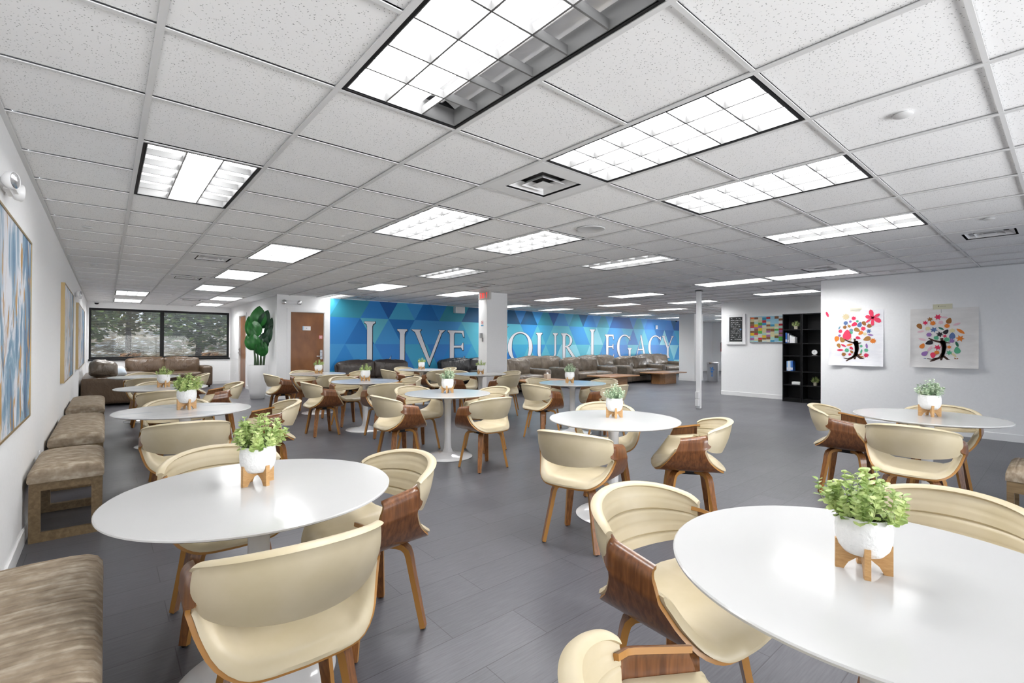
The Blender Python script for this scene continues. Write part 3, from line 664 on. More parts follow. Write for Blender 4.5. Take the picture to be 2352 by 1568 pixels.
for k, (x, y, v, r_) in PP.items():
    lab = 'leafy plant in white pot on wooden stand, on %s' % TD[k]
    if k == 'A': v = 0
    if k == 'B': v = 0
    if v not in seen: seen.add(v); p = PV[v]; p.scale = [PS.get(k, .95)]*3; p.location = (x, y, TH); p.rotation_euler = (0, 0, math.radians(r_)); p['label'] = lab
    else: q_ = dup(PV[v], (x, y, TH), math.radians(r_), lab); q_.scale = [PS.get(k, .95)]*3
# ------------------------------------------------------------------ upholstered benches
def build_bench(Ln, W=.36, Hc=.47, name='bench'):
    t = thing('bench', 'x', 'bench', (0, 0, 0), 0, 'brown suede benches along the painting wall')
    b = bmesh.new(); n = int(Ln/.007); m = 14; P = []
    def top(u, v):
        # u along Y, v across X ; rounded cross section with stitched channels across
        y = -Ln/2+Ln*u; ex = min(1, min(u, 1-u)*Ln/.05); g = abs(math.sin(PI*(y+5)/.055)); gr = .008*(1-g/.3) if g < .3 else 0
        return y, ex, gr
    rows = []
    for i in range(n+1):
        u = i/n; y, ex, gr = top(u, 0); row = []; er = (1-(1-ex)**2)**.5
        sec = [(-W/2, .375), (-W/2-.006, .40), (-W/2-.004, .43), (-W/2+.012, .455), (-W/2+.04, .468), (-W/4, .474), (0, .476), (W/4, .474), (W/2-.04, .468), (W/2-.012, .455), (W/2+.004, .43), (W/2+.006, .40), (W/2, .375)]
        for x, z in sec:
            zz = .375+(z-.375)*(.55+.45*er); row.append(b.verts.new((x, y+(0 if ex >= 1 else 0), zz-(gr if z > .45 else 0))))
        rows.append(row)
    for r0, r1 in zip(rows, rows[1:]):
        for k in range(len(r0)-1): b.faces.new((r0[k], r0[k+1], r1[k+1], r1[k]))
        b.faces.new((r0[-1], r0[0], r1[0], r1[-1]))
    b.faces.new(rows[0][::-1]); b.faces.new(rows[-1])
    link('cushion', b, SUEDE, t, smooth=45)
    b = bmesh.new(); w2, l2 = W/2-.004, Ln/2-.006
    for s in (-1, 1):
        y0, y1 = sorted((s*l2, s*(l2-.035)))
        for x0, x1 in ((-w2, -w2+.055), (w2-.055, w2)): box(b, x0, y0, 0, x1, y1, .374)
        box(b, -w2+.055, y0, 0, w2-.055, y1, .055); box(b, -w2+.055, y0, .325, w2-.055, y1, .374)
    for x0, x1 in ((-w2, -w2+.03), (w2-.03, w2)): box(b, x0, -l2+.035, .30, x1, l2-.035, .374)
    link('frame', b, FRAMEW, t); return t
BL = ['brown suede bench cut by the lower left corner', 'brown suede bench with open wooden frame, second from the front', 'brown suede bench beside the second painting, third from the front', 'brown suede bench nearest the leather sofa block']
for (ya, yb), lab in zip(((1.25, 2.46), (4.24, 5.0), (5.62, 7.25), (8.05, 9.55)), BL):
    t = build_bench(yb-ya); t.location = (-.186, (ya+yb)/2, 0); t['label'] = lab
t = build_bench(1.1, .50); t.location = (4.57+.25, .29-.55, 0); t['label'] = 'grey brown suede bench cut by the right picture edge'
# ------------------------------------------------------------------ sofas
def build_sofa(name, label, loc, rz, W, m, D=1.0, arm=.27, seatz=.42, armz=.58, ncush=2, cz=.76, arms=(1, 1), group=None, seed=0, sink=.06):
    t = thing('leather_sofa', label, 'sofa', loc, rz, group)      # faces local -Y, back at y=0
    xa = W/2; a0 = arm if arms[0] else 0; a1 = arm if arms[1] else 0
    link('base', move(puff(xa-.02, D/2-.03, .14, 4, .3), 0, -D/2, .19), m, t, smooth=50)
    for s, on in ((-1, arms[0]), (1, arms[1])):
        if on: link('arm', move(puff(arm/2, D/2, armz/2-.02, 10, .38, crown=.006), s*(xa-arm/2), -D/2, armz/2+.02), m, t, smooth=60)
    link('back', move(puff(xa-.01, .12, .27, 8, .4), 0, -.12, .30), m, t, smooth=60)
    iw = W-a0-a1; cw = iw/ncush; cx0 = -xa+a0
    for k in range(ncush):
        x = cx0+cw*(k+.5)
        link('seat_cushion', move(puff(cw/2+.004, (D-.28)/2+.03, .10, 12, .55, .004, 5, seed+k, crown=.02), x, -.28-(D-.28)/2-.0, seatz-.085), m, t, smooth=60)
        c = puff(cw/2+.02, .11, (cz-seatz)/2+.03, 16, .62, .010, 8, seed+k+3, crown=.045)
        R = Matrix.Rotation(math.radians(-14+3*((seed+k) % 3)), 4, 'X') @ Matrix.Rotation(math.radians(((seed*7+k*5) % 7)-3), 4, 'Y')
        link('back_cushion', move(c, x, -.32, (cz+seatz)/2+.0, R), m, t, smooth=60)
    b = bmesh.new()
    for sx in (-1, 1):
        for sy in (-.08, -D+.08): box(b, sx*(xa-.1)-.03, sy-.03, 0, sx*(xa-.1)+.03, sy+.03, .06)
    link('feet', b, DARK, t); return t
SG = 'leather sofas of the lounge'
build_sofa('s', 'brown leather two seat sofa under the far windows', (1.27, 17.08, 0), 0, 2.2, BROWN, cz=.80, seatz=.43, armz=.60)
t = build_sofa('s', 'brown leather sofa along the painting wall, its blank side to the viewer', (-.36, 13.65, 0), PI/2, 2.5, BROWN, armz=.56, cz=.78, seed=2, D=1.15)
Yb = 11.55
build_sofa('s', 'dark brown two cushion sofa against the mural, under the first letters', (5.06, Yb, 0), 0, 2.35, DKBRN, cz=.80, seed=1)
build_sofa('s', 'black wrinkled leather sofa against the mural, left of the exit column', (7.95, Yb, 0), 0, 2.5, BLKL, cz=.80, seed=4, ncush=2)
build_sofa('s', 'grey brown sofa in the back lounge row, just right of the exit column', (10.75, Yb, 0), 0, 2.4, TAUPE, cz=.82, seed=5)
build_sofa('s', 'grey brown sofa in the middle of the back lounge row', (13.6, Yb, 0), 0, 2.5, TAUPE, cz=.82, seed=6)
build_sofa('s', 'grey brown sofa at the right end of the back lounge row', (17.1, Yb, 0), 0, 2.7, TAUPE, cz=.82, seed=8)
build_sofa('s', 'grey brown sofa at the left of the front lounge row, beside the exit column', (8.35, 10.34, 0), 0, 2.1, TAUPE, cz=.80, seed=9, D=1.02)
build_sofa('s', 'grey brown sofa in the middle of the front lounge row', (11.3, 10.34, 0), 0, 2.1, TAUPE, cz=.80, seed=10, D=1.02)
build_sofa('s', 'grey brown sofa at the right of the front lounge row, behind a coffee table', (14.0, 10.34, 0), 0, 2.2, TAUPE, cz=.80, seed=12, D=1.02)
c = link('throw_pillow', puff(.22, .10, .16, 12, .8, .01, 8, 3, crown=.05), TAUPE, None, smooth=60); c.location = (-.03, 12.75, .72); c.rotation_euler = (-.5, .15, .3); tag(c, 'grey brown leather pillow lying on the near arm of the left sofa', 'pillow')
c = link('throw_pillow', puff(.13, .06, .10, 10, .8, .004, 8, 5, crown=.03), mat('pale_blue_fabric', (.62, .70, .78), .7), None, smooth=60); c.location = (.22, 13.3, .64); c.rotation_euler = (-.5, 0, .6); tag(c, 'small pale blue pillow on the left sofa', 'pillow')
# coffee tables
def coffee(x0, x1, y0, y1, label, z=.37):
    t = thing('coffee_table', label, 'coffee table', ((x0+x1)/2, (y0+y1)/2, 0), 0, 'low wooden coffee tables in the lounge'); hx, hy = (x1-x0)/2, (y1-y0)/2
    link('tabletop', bx(-hx, -hy, z-.035, hx, hy, z, bev=.004, seg=1), OAK, t)
    b = bmesh.new(); qx, qy = hx*.62, hy*.62; c = .12
    pts = [(-qx+c, -qy), (qx-c, -qy), (qx, -qy+c), (qx, qy-c), (qx-c, qy), (-qx+c, qy), (-qx, qy-c), (-qx, -qy+c)]
    lo = [b.verts.new((x, y, 0)) for x, y in pts]; hi = [b.verts.new((x, y, z-.036)) for x, y in pts]; b.faces.new(lo[::-1]); b.faces.new(hi)
    for k in range(8): b.faces.new((lo[k], lo[(k+1) % 8], hi[(k+1) % 8], hi[k]))
    link('pedestal', b, OAK, t); return t
coffee(7.75, 9.05, 8.35, 9.15, 'low wooden coffee table carrying the tissue box')
coffee(10.65, 12.05, 8.3, 9.15, 'low wooden coffee table in the middle of the lounge')
coffee(13.35, 14.8, 8.35, 9.2, 'low wooden coffee table at the right end of the lounge')
t = thing('tissue_box', 'small beige tissue box on the leftmost lounge coffee table', 'box', (8.75, 8.85, .37)); link('carton', bx(-.065, -.065, 0, .065, .065, .13, bev=.004, seg=1), mat('beige_card', (.5, .45, .38), .7), t)
b = bmesh.new(); tube(b, [(0, 0, .131), (.01, 0, .15), (-.01, .01, .17)], [.03, .02, .006], 7); link('tissue', b, WTRIM, t)
# ------------------------------------------------------------------ mural on the back wall
MY = YM-.003; M0 = 4.115; M1 = 20.0
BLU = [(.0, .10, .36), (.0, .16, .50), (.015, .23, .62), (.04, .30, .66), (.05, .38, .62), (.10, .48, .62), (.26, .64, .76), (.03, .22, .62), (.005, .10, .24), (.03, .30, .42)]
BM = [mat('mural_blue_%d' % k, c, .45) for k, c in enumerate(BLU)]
mural = thing('mural', 'blue triangle mural with large white words along the back wall', 'mural', (0, MY, 0)); mural['kind'] = 'thing'; del mural['kind']
def clip(pts, ax, v, keep_less):
    out = []
    for k in range(len(pts)):
        a, b_ = pts[k], pts[(k+1) % len(pts)]; ia = (a[ax] <= v) == keep_less; ib = (b_[ax] <= v) == keep_less
        if ia: out.append(a)
        if ia != ib: u = (v-a[ax])/(b_[ax]-a[ax]); out.append((a[0]+(b_[0]-a[0])*u, a[1]+(b_[1]-a[1])*u))
    return out
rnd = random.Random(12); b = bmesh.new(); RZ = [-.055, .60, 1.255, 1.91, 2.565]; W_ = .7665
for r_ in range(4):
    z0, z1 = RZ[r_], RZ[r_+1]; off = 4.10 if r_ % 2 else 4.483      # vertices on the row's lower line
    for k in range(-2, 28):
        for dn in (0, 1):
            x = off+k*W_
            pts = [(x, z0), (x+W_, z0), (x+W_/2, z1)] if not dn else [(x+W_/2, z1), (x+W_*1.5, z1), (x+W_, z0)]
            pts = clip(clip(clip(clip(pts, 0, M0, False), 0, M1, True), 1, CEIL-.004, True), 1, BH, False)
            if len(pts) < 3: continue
            u = (x-4)/16; base_ = [0, 1, 2, 2, 3, 4, 7, 8] if r_ == 3 else ([1, 2, 3, 3, 4, 5, 7] if r_ == 2 else [2, 3, 3, 4, 5, 6, 7, 4])  # top row's darker blues hold print colour plus the lamps' cutoff shade
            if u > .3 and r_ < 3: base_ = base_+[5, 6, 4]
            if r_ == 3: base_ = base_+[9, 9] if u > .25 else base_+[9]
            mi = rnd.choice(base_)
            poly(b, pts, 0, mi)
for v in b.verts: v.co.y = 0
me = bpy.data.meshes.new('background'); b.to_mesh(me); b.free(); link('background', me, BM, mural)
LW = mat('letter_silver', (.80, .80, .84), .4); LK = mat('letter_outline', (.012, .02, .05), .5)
def offs(pts, d):
    n = len(pts); A = sum(pts[k][0]*pts[(k+1) % n][1]-pts[(k+1) % n][0]*pts[k][1] for k in range(n))
    if A < 0: pts = pts[::-1]
    out = []
    for k in range(n):
        p0, p, p1 = Vector(pts[k-1]), Vector(pts[k]), Vector(pts[(k+1) % n]); e0 = (p-p0); e1 = (p1-p)
        if e0.length < 1e-9 or e1.length < 1e-9: out.append(tuple(p)); continue
        e0.normalize(); e1.normalize(); n0 = Vector((e0.y, -e0.x)); n1 = Vector((e1.y, -e1.x)); mm = n0+n1
        if mm.length < 1e-3: mm = n0
        mm.normalize(); q = p+mm*d/max(.45, mm.dot(n0)); out.append((q.x, q.y))
    return out
ST, TN, SR = .135, .06, .075   # stem, thin stroke, serif reach
def serif(x0, x1, z, up_):      # flat serif with brackets at stem foot (up_=1) or head (-1)
    return [(x0-SR, z), (x1+SR, z), (x1+SR, z+up_*.034), (x1+.02, z+up_*.07), (x1, z+up_*.13), (x0, z+up_*.13), (x0-.02, z+up_*.07), (x0-SR, z+up_*.034)]
def stem(x, z0, z1, w_=ST): return [[(x, z0+.005), (x+w_, z0+.005), (x+w_, z1-.005), (x, z1-.005)], serif(x, x+w_, z0, 1), serif(x, x+w_, z1, -1)]
def arc(cx, cz, rx, rz, a0, a1, thick, thin=TN, n=36, shift=0):
    """stroke following an ellipse; fat at the sides, thin at top and bottom"""
    ps = []
    for k in range(n):
        q = []
        for a in (a0+(a1-a0)*k/n, a0+(a1-a0)*(k+1)/n):
            ra = math.radians(a); c, s = math.cos(ra), math.sin(ra); tk = thin+(thick-thin)*abs(c)**1.6
            q.append(((cx+rx*c, cz+rz*s), (cx+(rx-tk)*c, cz+(rz-max(thin*.8, tk*.35))*s)))
        ps.append([q[0][0], q[1][0], q[1][1], q[0][1]])
    return ps
def glyph(ch, x0, x1, z0, z1):
    w_ = x1-x0; h = z1-z0; P = []
    if ch == 'I': P += stem((x0+x1)/2-ST/2, z0, z1)
    elif ch == 'L': P += stem(x0+SR, z0, z1); P += [[(x0+SR+.05, z0), (x1-.05, z0), (x1, z0+.26*h*.85), (x1-.035, z0+.2*h*.85), (x1-.12, z0+.07), (x1-.25, z0+TN), (x0+SR+.05, z0+TN)]]
    elif ch == 'E':
        P += stem(x0+SR, z0, z1); xs = x0+SR+.05
        P += [[(xs, z1), (x1-.04, z1), (x1-.02, z1-.19), (x1-.045, z1-.18), (x1-.09, z1-.07), (x1-.16, z1-TN), (xs, z1-TN)],
              [(xs, z0+h*.49), (x1-.12, z0+h*.49), (x1-.07, z0+h*.41), (x1-.045, z0+h*.41), (x1-.045, z0+h*.63), (x1-.07, z0+h*.63), (x1-.12, z0+h*.545), (xs, z0+h*.545)],
              [(xs, z0), (x1-.03, z0), (x1, z0+.21), (x1-.03, z0+.2), (x1-.10, z0+.07), (x1-.18, z0+TN), (xs, z0+TN)]]
    elif ch == 'V':
        xa, xb = x0+.08, x1-.08; xm = x0+w_*.52
        P += [[(xa, z1), (xa+ST+.02, z1), (xm+.045, z0+.10), (xm, z0-.03)], [(xb-TN-.015, z1), (xb+.01, z1), (xm+.01, z0-.03), (xm-.035, z0+.05)],
              [(xa-.08, z1), (xa+ST+.09, z1), (xa+ST+.03, z1-.07), (xa+.03, z1-.07)], [(xb-.13, z1), (xb+.08, z1), (xb-.01, z1-.07), (xb-.08, z1-.07)]]
    elif ch == 'Y':
        xa, xb = x0+.08, x1-.08; xm = (x0+x1)/2; zm = z0+h*.46
        P += [[(xa, z1), (xa+ST, z1), (xm+ST/2, zm), (xm-ST/2, zm-.02)], [(xb-TN-.01, z1), (xb+.01, z1), (xm+ST/2, zm), (xm+.01, zm)],
              [(xa-.07, z1), (xa+ST+.07, z1), (xa+ST+.01, z1-.06), (xa+.04, z1-.06)], [(xb-.13, z1), (xb+.08, z1), (xb-.02, z1-.06), (xb-.08, z1-.06)],
              [(xm-ST/2, z0), (xm+ST/2, z0), (xm+ST/2, zm+.03), (xm-ST/2, zm+.03)], serif(xm-ST/2, xm+ST/2, z0, 1)]
    elif ch == 'O': P += arc((x0+x1)/2, (z0+z1)/2, w_/2, h/2+.015, 0, 360, .165, TN, 64)
    elif ch == 'C':
        P += arc((x0+x1)/2+w_*.06, (z0+z1)/2, w_*.56, h/2+.015, 48, 312, .16, TN, 44)
        P += [[(x1-.06, z1-.05), (x1-.02, z1-.02), (x1-.02, z1-.20), (x1-.045, z1-.20), (x1-.12, z1-.09)], [(x1-.14, z0+.075), (x1-.04, z0+.05), (x1, z0+.22), (x1-.025, z0+.22), (x1-.07, z0+.13)]]
    elif ch == 'G':
        P += arc((x0+x1)/2+w_*.02, (z0+z1)/2, w_*.52, h/2+.015, 50, 305, .16, TN, 44)
        P += [[(x1-.14, z1-.06), (x1-.10, z1-.02), (x1-.10, z1-.20), (x1-.125, z1-.20), (x1-.2, z1-.08)], [(x1-.20, z0+.04), (x1-.07, z0+.06), (x1-.07, z0+h*.44), (x1-.20, z0+h*.44)], [(x1-.27, z0+h*.46), (x1, z0+h*.46), (x1, z0+h*.435), (x1-.06, z0+h*.38), (x1-.2, z0+h*.38), (x1-.27, z0+h*.435)]]
    elif ch == 'U':
        xa, xb = x0+SR, x1-SR-TN-.02
        P += [[(xa, z0+.3*h), (xa+ST, z0+.3*h), (xa+ST, z1), (xa, z1)], serif(xa, xa+ST, z1, -1), [(xb, z0+.3*h), (xb+TN+.02, z0+.3*h), (xb+TN+.02, z1), (xb, z1)], serif(xb, xb+TN+.02, z1, -1)]
        n = 24; cx = (xa+xb+TN+.02)/2; ro = (xb+TN+.02-xa)/2
        for k in range(n):
            q = []
            for a in (180+180*k/n, 180+180*(k+1)/n):
                ra = math.radians(a); f = (a-180)/180; tk = ST+(TN+.02-ST)*f; vt = .05+.03*abs(f-.5)
                q.append(((cx+ro*math.cos(ra), z0+.3*h+(.3*h+.01)*math.sin(ra)), (cx+ (ro-tk)*math.cos(ra), z0+.3*h+(.3*h+.01-vt*1.2)*math.sin(ra))))
            P.append([q[0][0], q[1][0], q[1][1], q[0][1]])
    elif ch == 'R':
        P += stem(x0+SR, z0, z1); cz = z1-h*.255; xs = x0+SR+ST-.02; rx = w_*.46
        P += arc(xs, cz, rx, h*.255, -90, 90, .13, TN*.9, 26)
        P += [[(xs+.04, z0+h*.52), (xs+.19, z0+h*.50), (x1+.01, z0+.03), (x1+.05, z0), (x1-.13, z0)]]
    elif ch == 'A':
        xm = (x0+x1)/2; P += [[(xm-.03, z1-.02), (xm+.03, z1+.03), (x1-.03, z0), (x1-.03-ST, z0)], [(xm-.02, z1-.12), (xm+.02, z1+.01), (x0+.10, z0), (x0+.04, z0)],
              [(x0+w_*.22, z0+h*.37), (x1-w_*.24, z0+h*.37), (x1-w_*.26, z0+h*.42), (x0+w_*.24, z0+h*.42)], [(x0-.03, z0), (x0+.16, z0), (x0+.12, z0+.05), (x0+.04, z0+.05)], [(x1-.2, z0), (x1+.04, z0), (x1-.02, z0+.06), (x1-.16, z0+.06)]]
    return P
TXT = [('L', 4.973, 5.702, 1), ('I', 5.871, 6.182, 0), ('V', 6.293, 7.364, 0), ('E', 7.457, 8.04, 0), ('Y', 8.62, 9.70, 1), ('O', 9.70, 10.764, 0), ('U', 10.931, 11.956, 0), ('R', 12.135, 12.95, 0),
       ('L', 13.664, 14.351, 1), ('E', 14.546, 15.111, 0), ('G', 15.287, 16.252, 0), ('A', 16.496, 17.284, 0), ('C', 17.424, 18.39, 0), ('Y', 18.42, 19.415, 0)]
for ch, x0, x1, big in TXT:
    ps = glyph(ch, x0, x1, .69, 1.83 if big else 1.655)
    b = bmesh.new()
    for k_, p in enumerate(ps):          # each stroke a hair in front of the last, so none shadows another
        n0_ = len(b.verts); poly(b, offs(p, 0), 0); b.verts.ensure_lookup_table()
        for v in b.verts[n0_:]: v.co.y = -.006-.00025*(k_ if k_ < 12 else 12+(k_ % 2))
    me = bpy.data.meshes.new('letter'); b.to_mesh(me); b.free(); lo = link('letter', me, LW, mural)
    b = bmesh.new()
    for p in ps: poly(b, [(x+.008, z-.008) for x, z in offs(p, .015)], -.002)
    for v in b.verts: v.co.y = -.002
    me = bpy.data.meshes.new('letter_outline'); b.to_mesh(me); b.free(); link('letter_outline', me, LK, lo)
# ------------------------------------------------------------------ paintings
def painting_mat(name, seed):
    m = mat(name, (.5, .5, .6), .45); mp = coords(m, (3, 1.5, .75)); mp.inputs['Location'].default_value = (seed*3.1, seed*5.3, seed*1.7)
    n1 = N(m, 'ShaderNodeTexNoise', Scale=2.0, Detail=10, Distortion=1.3, Roughness=.6); L(m, mp, 'Vector', n1, 'Vector')
    r = ramp(m, [(.26, (.03, .06, .12)), (.38, (.09, .19, .33)), (.46, (.22, .36, .47)), (.52, (.66, .68, .74)), (.60, (.72, .74, .78)), (.68, (.58, .48, .44)), (.78, (.80, .78, .74))]); gr = N(m, 'ShaderNodeSeparateXYZ'); tc = N(m, 'ShaderNodeTexCoord'); L(m, tc, 'Object', gr, 0)
    ga = N(m, 'ShaderNodeMath', operation='MULTIPLY_ADD'); ga.inputs[1].default_value = -.14; L(m, gr, 'Y', ga, 0); L(m, n1, 'Fac', ga, 2); L(m, ga, 'Value', r, 'Fac')
    mp2 = coords(m, (3, 4.2, 1.5)); mp2.inputs['Location'].default_value = (seed*7.7, seed*2.3, 3)
    n2 = N(m, 'ShaderNodeTexNoise', Scale=2.6, Detail=3, Distortion=.4); L(m, mp2, 'Vector', n2, 'Vector'); g = ramp(m, [(.60, (0, 0, 0)), (.62, (1, 1, 1))]); L(m, n2, 'Fac', g, 'Fac')
    mx = N(m, 'ShaderNodeMix', data_type='RGBA'); L(m, g, 'Color', mx, 0); L(m, r, 'Color', mx, 6); mx.inputs[7].default_value = (.50, .28, .08, 1); L(m, mx, 2, bsdf(m), 'Base Color')
    bump(m, n1, 'Fac', .25); return m
for n_, (ya, yb, za, zb, lab) in enumerate(((2.75, 4.30, .80, 1.90, 'large abstract blue and gold painting nearest the viewer'), (7.45, 9.45, .80, 1.95, 'abstract painting with thick gold side, middle of the left wall'), (11.05, 14.3, .80, 1.95, 'farthest abstract painting on the left wall near the windows'))):
    t = thing('painting', lab, 'painting', (XL, (ya+yb)/2, 0), 0, 'abstract paintings on the left wall'); h = (yb-ya)/2; d = .03 if n_ == 0 else .035
    link('canvas', bx(0, -h+.012, za+.012, d-.004, h-.012, zb-.012), painting_mat('abstract_paint_%d' % n_, n_+1), t)
    b = bmesh.new(); box(b, 0, -h, za, d, -h+.012, zb); box(b, 0, h-.012, za, d, h, zb); box(b, 0, -h+.012, zb-.012, d, h-.012, zb); box(b, 0, -h+.012, za, d, h-.012, za+.012)
    link('frame', b, GOLD, t)
# ------------------------------------------------------------------ tree posters with cut paper leaves
PAPER = noisy('white_paper', (.80, .80, .84), (.86, .86, .88), (3, 3, 9), 1.5, .8, bmp=.6); PAPER2 = noisy('cream_paper', (.74, .72, .70), (.80, .78, .76), (3, 3, 9), 1.5, .8, bmp=.6)
TRUNK = mat('brown_card', (.055, .022, .014), .8); TRK2 = TRUNK
LC = {'r': (.72, .03, .10), 'R': (.80, .05, .12), 'o': (.75, .22, .03), 'b': (.33, .13, .03), 't': (.42, .20, .05), 'g': (.10, .42, .24), 'G': (.03, .15, .09), 'u': (.10, .17, .36), 'p': (.30, .16, .42), 'k': (.02, .015, .02), 'y': (.72, .65, .38), 'i': (.75, .50, .56), 'e': (.16, .30, .40), 'c': (.62, .52, .32)}
LMt = {k: mat('card_'+n, v, .8) for (k, v), n in zip(LC.items(), 'red scarlet orange brown tan green dark_green blue purple black yellow pink teal straw'.split())}
def shape(kind, s, rot):
    pts = []
    if kind == 's':
        for k in range(12): rr_ = s if k % 2 == 0 else s*.48; pts.append((rr_*math.cos(k*PI/6), rr_*math.sin(k*PI/6)))
    elif kind == 'm':
        for k in range(18): rr_ = s*(1 if k % 2 == 0 else .66)*(.85+.15*math.cos(k*PI/9)); pts.append((rr_*math.cos(k*PI/9), rr_*math.sin(k*PI/9)))
    elif kind == 'v':
        for k in range(16): a = 2*PI*k/16; pts.append((s*math.cos(a)*1.05, s*.72*math.sin(a)*(1-.35*math.cos(a))))
    else:
        for k in range(14): a = 2*PI*k/14; pts.append((s*1.15*math.cos(a), s*.42*math.sin(a)*(abs(math.sin(a))**.35 if math.sin(a) else 1)))
    c, q = math.cos(rot), math.sin(rot); return [(x*c-y*q, x*q+y*c) for x, y in pts]
def flat(name, polys, z, m, parent, th=.0012):
    b = bmesh.new()
    for pts in polys:
        lo = [b.verts.new((-z, y, zz)) for y, zz in pts]; f = b.faces.new(lo); r_ = bmesh.ops.extrude_face_region(b, geom=[f]); bmesh.ops.translate(b, vec=(-th, 0, 0), verts=[v for v in r_['geom'] if isinstance(v, bmesh.types.BMVert)])
    return link(name, b, m, parent)
def strip(pts, w0, w1):
    """ribbon polygon along pts (in y,z) from width w0 to w1"""
    Ls, Rs = [], []
    for k, p in enumerate(pts):
        a = Vector(pts[max(k-1, 0)]); c = Vector(pts[min(k+1, len(pts)-1)]); d = (c-a).normalized(); n_ = Vector((-d.y, d.x)); w_ = w0+(w1-w0)*k/(len(pts)-1); q = Vector(p); Ls.append(tuple(q+n_*w_)); Rs.append(tuple(q-n_*w_))
    return Ls+Rs[::-1]
def poster(name, label, ya, yb, za, zb, pm, cx0, cx1, cy0, cy1, leaves, trunk, curl, group):
    t = thing(name, label, 'poster', (XR, 0, 0), 0, group)
    def uv(x, y): return (ya+(yb-ya)*(x-cx0)/(cx1-cx0), zb+(za-zb)*(y-cy0)/(cy1-cy0))
    P, Q = [], []; nu, nv = 24, 24
    for i in range(nu+1):
        a, c_ = [], []
        for j in range(nv+1):
            u, v = i/nu, j/nv; y = ya+(yb-ya)*u; z = zb+(za-zb)*v
            lift = .004+curl*(max(0, v-.80)/.20)**2*(.35+.65*abs(math.cos(PI*u*1.5)))+curl*.6*(max(0, abs(u-.5)-.42)/.08)**2*v
            a.append(Vector((-lift, y, z))); c_.append(Vector((-lift-.0015, y, z)))
        P.append(a); Q.append(c_)
    link('paper', sheet(P, Q), pm, t, smooth=40)
    for n_, (x, y, s, kd, cl) in enumerate(leaves):
        y_, z_ = uv(x, y); s *= 1.18*abs(ya-yb)/abs(cx1-cx0)
        lf = flat('leaf_cutout', [[(y_+a, z_+c_) for a, c_ in shape(kd, s, (n_*2.4) % 6.28)]], .0066+.0004*(n_ % 3), LMt[cl], t)
    sc_ = abs(ya-yb)/abs(cx1-cx0)
    flat('tree_trunk', [strip([uv(*p) for p in pl], a*sc_, c_*sc_) for pl, a, c_ in trunk], .0090, TRUNK, t); return t
GP = 'paper tree posters on the right wall'
lv1 = [(1040, 250, 62, 'm', 'c'), (1145, 278, 40, 'm', 'r'), (1028, 335, 42, 'm', 'u'), (1100, 322, 26, 'm', 'p'), (1200, 318, 26, 'm', 'g'), (1155, 362, 38, 'v', 'r'), (1238, 365, 38, 'v', 'u'), (1302, 352, 34, 'v', 'b'), (1080, 385, 32, 's', 't'), (1008, 400, 36, 'm', 'b'), (930, 405, 24, 'l', 'e'),
       (1380, 390, 42, 'm', 'b'), (1200, 440, 40, 'v', 't'), (1295, 422, 42, 'm', 'R'), (1372, 458, 38, 's', 'u'), (1110, 440, 36, 'm', 'e'), (1115, 478, 30, 'm', 'g'), (940, 455, 38, 'm', 'R'), (1252, 485, 34, 'v', 'o'), (1048, 508, 74, 'v', 'R'), (930, 515, 26, 'm', 'p'), (1395, 512, 32, 'l', 'p'), (1310, 500, 34, 'm', 'y'),
       (888, 565, 42, 'v', 'o'), (972, 575, 42, 'v', 't'), (1215, 552, 30, 'v', 'r'), (1345, 565, 46, 'v', 't'), (1428, 600, 50, 'm', 'o'), (922, 662, 34, 'v', 't'), (995, 660, 34, 'l', 'r'), (1088, 648, 36, 'l', 'o'), (1262, 665, 26, 'm', 'g'), (1340, 665, 34, 'l', 'p'), (1115, 698, 26, 'v', 'r'), (942, 725, 38, 'l', 'r'), (1040, 730, 40, 'm', 'g'),
       (1332, 720, 36, 'm', 'g'), (1118, 748, 24, 'v', 'b'), (992, 785, 40, 'm', 'b'), (1090, 785, 28, 's', 'r'), (1262, 742, 30, 'l', 'g'), (1330, 790, 42, 'm', 'r'), (1270, 822, 40, 'l', 't'), (1240, 785, 28, 'l', 'b'), (1100, 575, 26, 'l', 'c'), (738, 205, 40, 'l', 'r')]
tr1 = [([(1166, 600), (1190, 650), (1190, 740), (1160, 800), (1130, 830), (1040, 880), (1012, 895)], 34, 6), ([(1180, 600), (1200, 700), (1185, 780), (1165, 830), (1160, 880), (1142, 925)], 36, 5), ([(1190, 780), (1240, 830), (1300, 850), (1380, 900)], 24, 7), ([(1270, 845), (1288, 890)], 9, 5), ([(1150, 815), (1060, 850), (995, 838)], 14, 5),
       ([(1012, 575), (1070, 600), (1160, 625)], 9, 14), ([(1180, 620), (1225, 628), (1262, 620)], 14, 6), ([(1166, 562), (1166, 605)], 19, 12), ([(1110, 880), (1155, 878)], 4, 5)]
t1 = poster('tree_poster', 'white tree poster with a large red flower shape at its upper right', 2.62, 1.895, .945, 1.835, PAPER, 775, 1580, 165, 945, lv1, tr1, .035, GP)
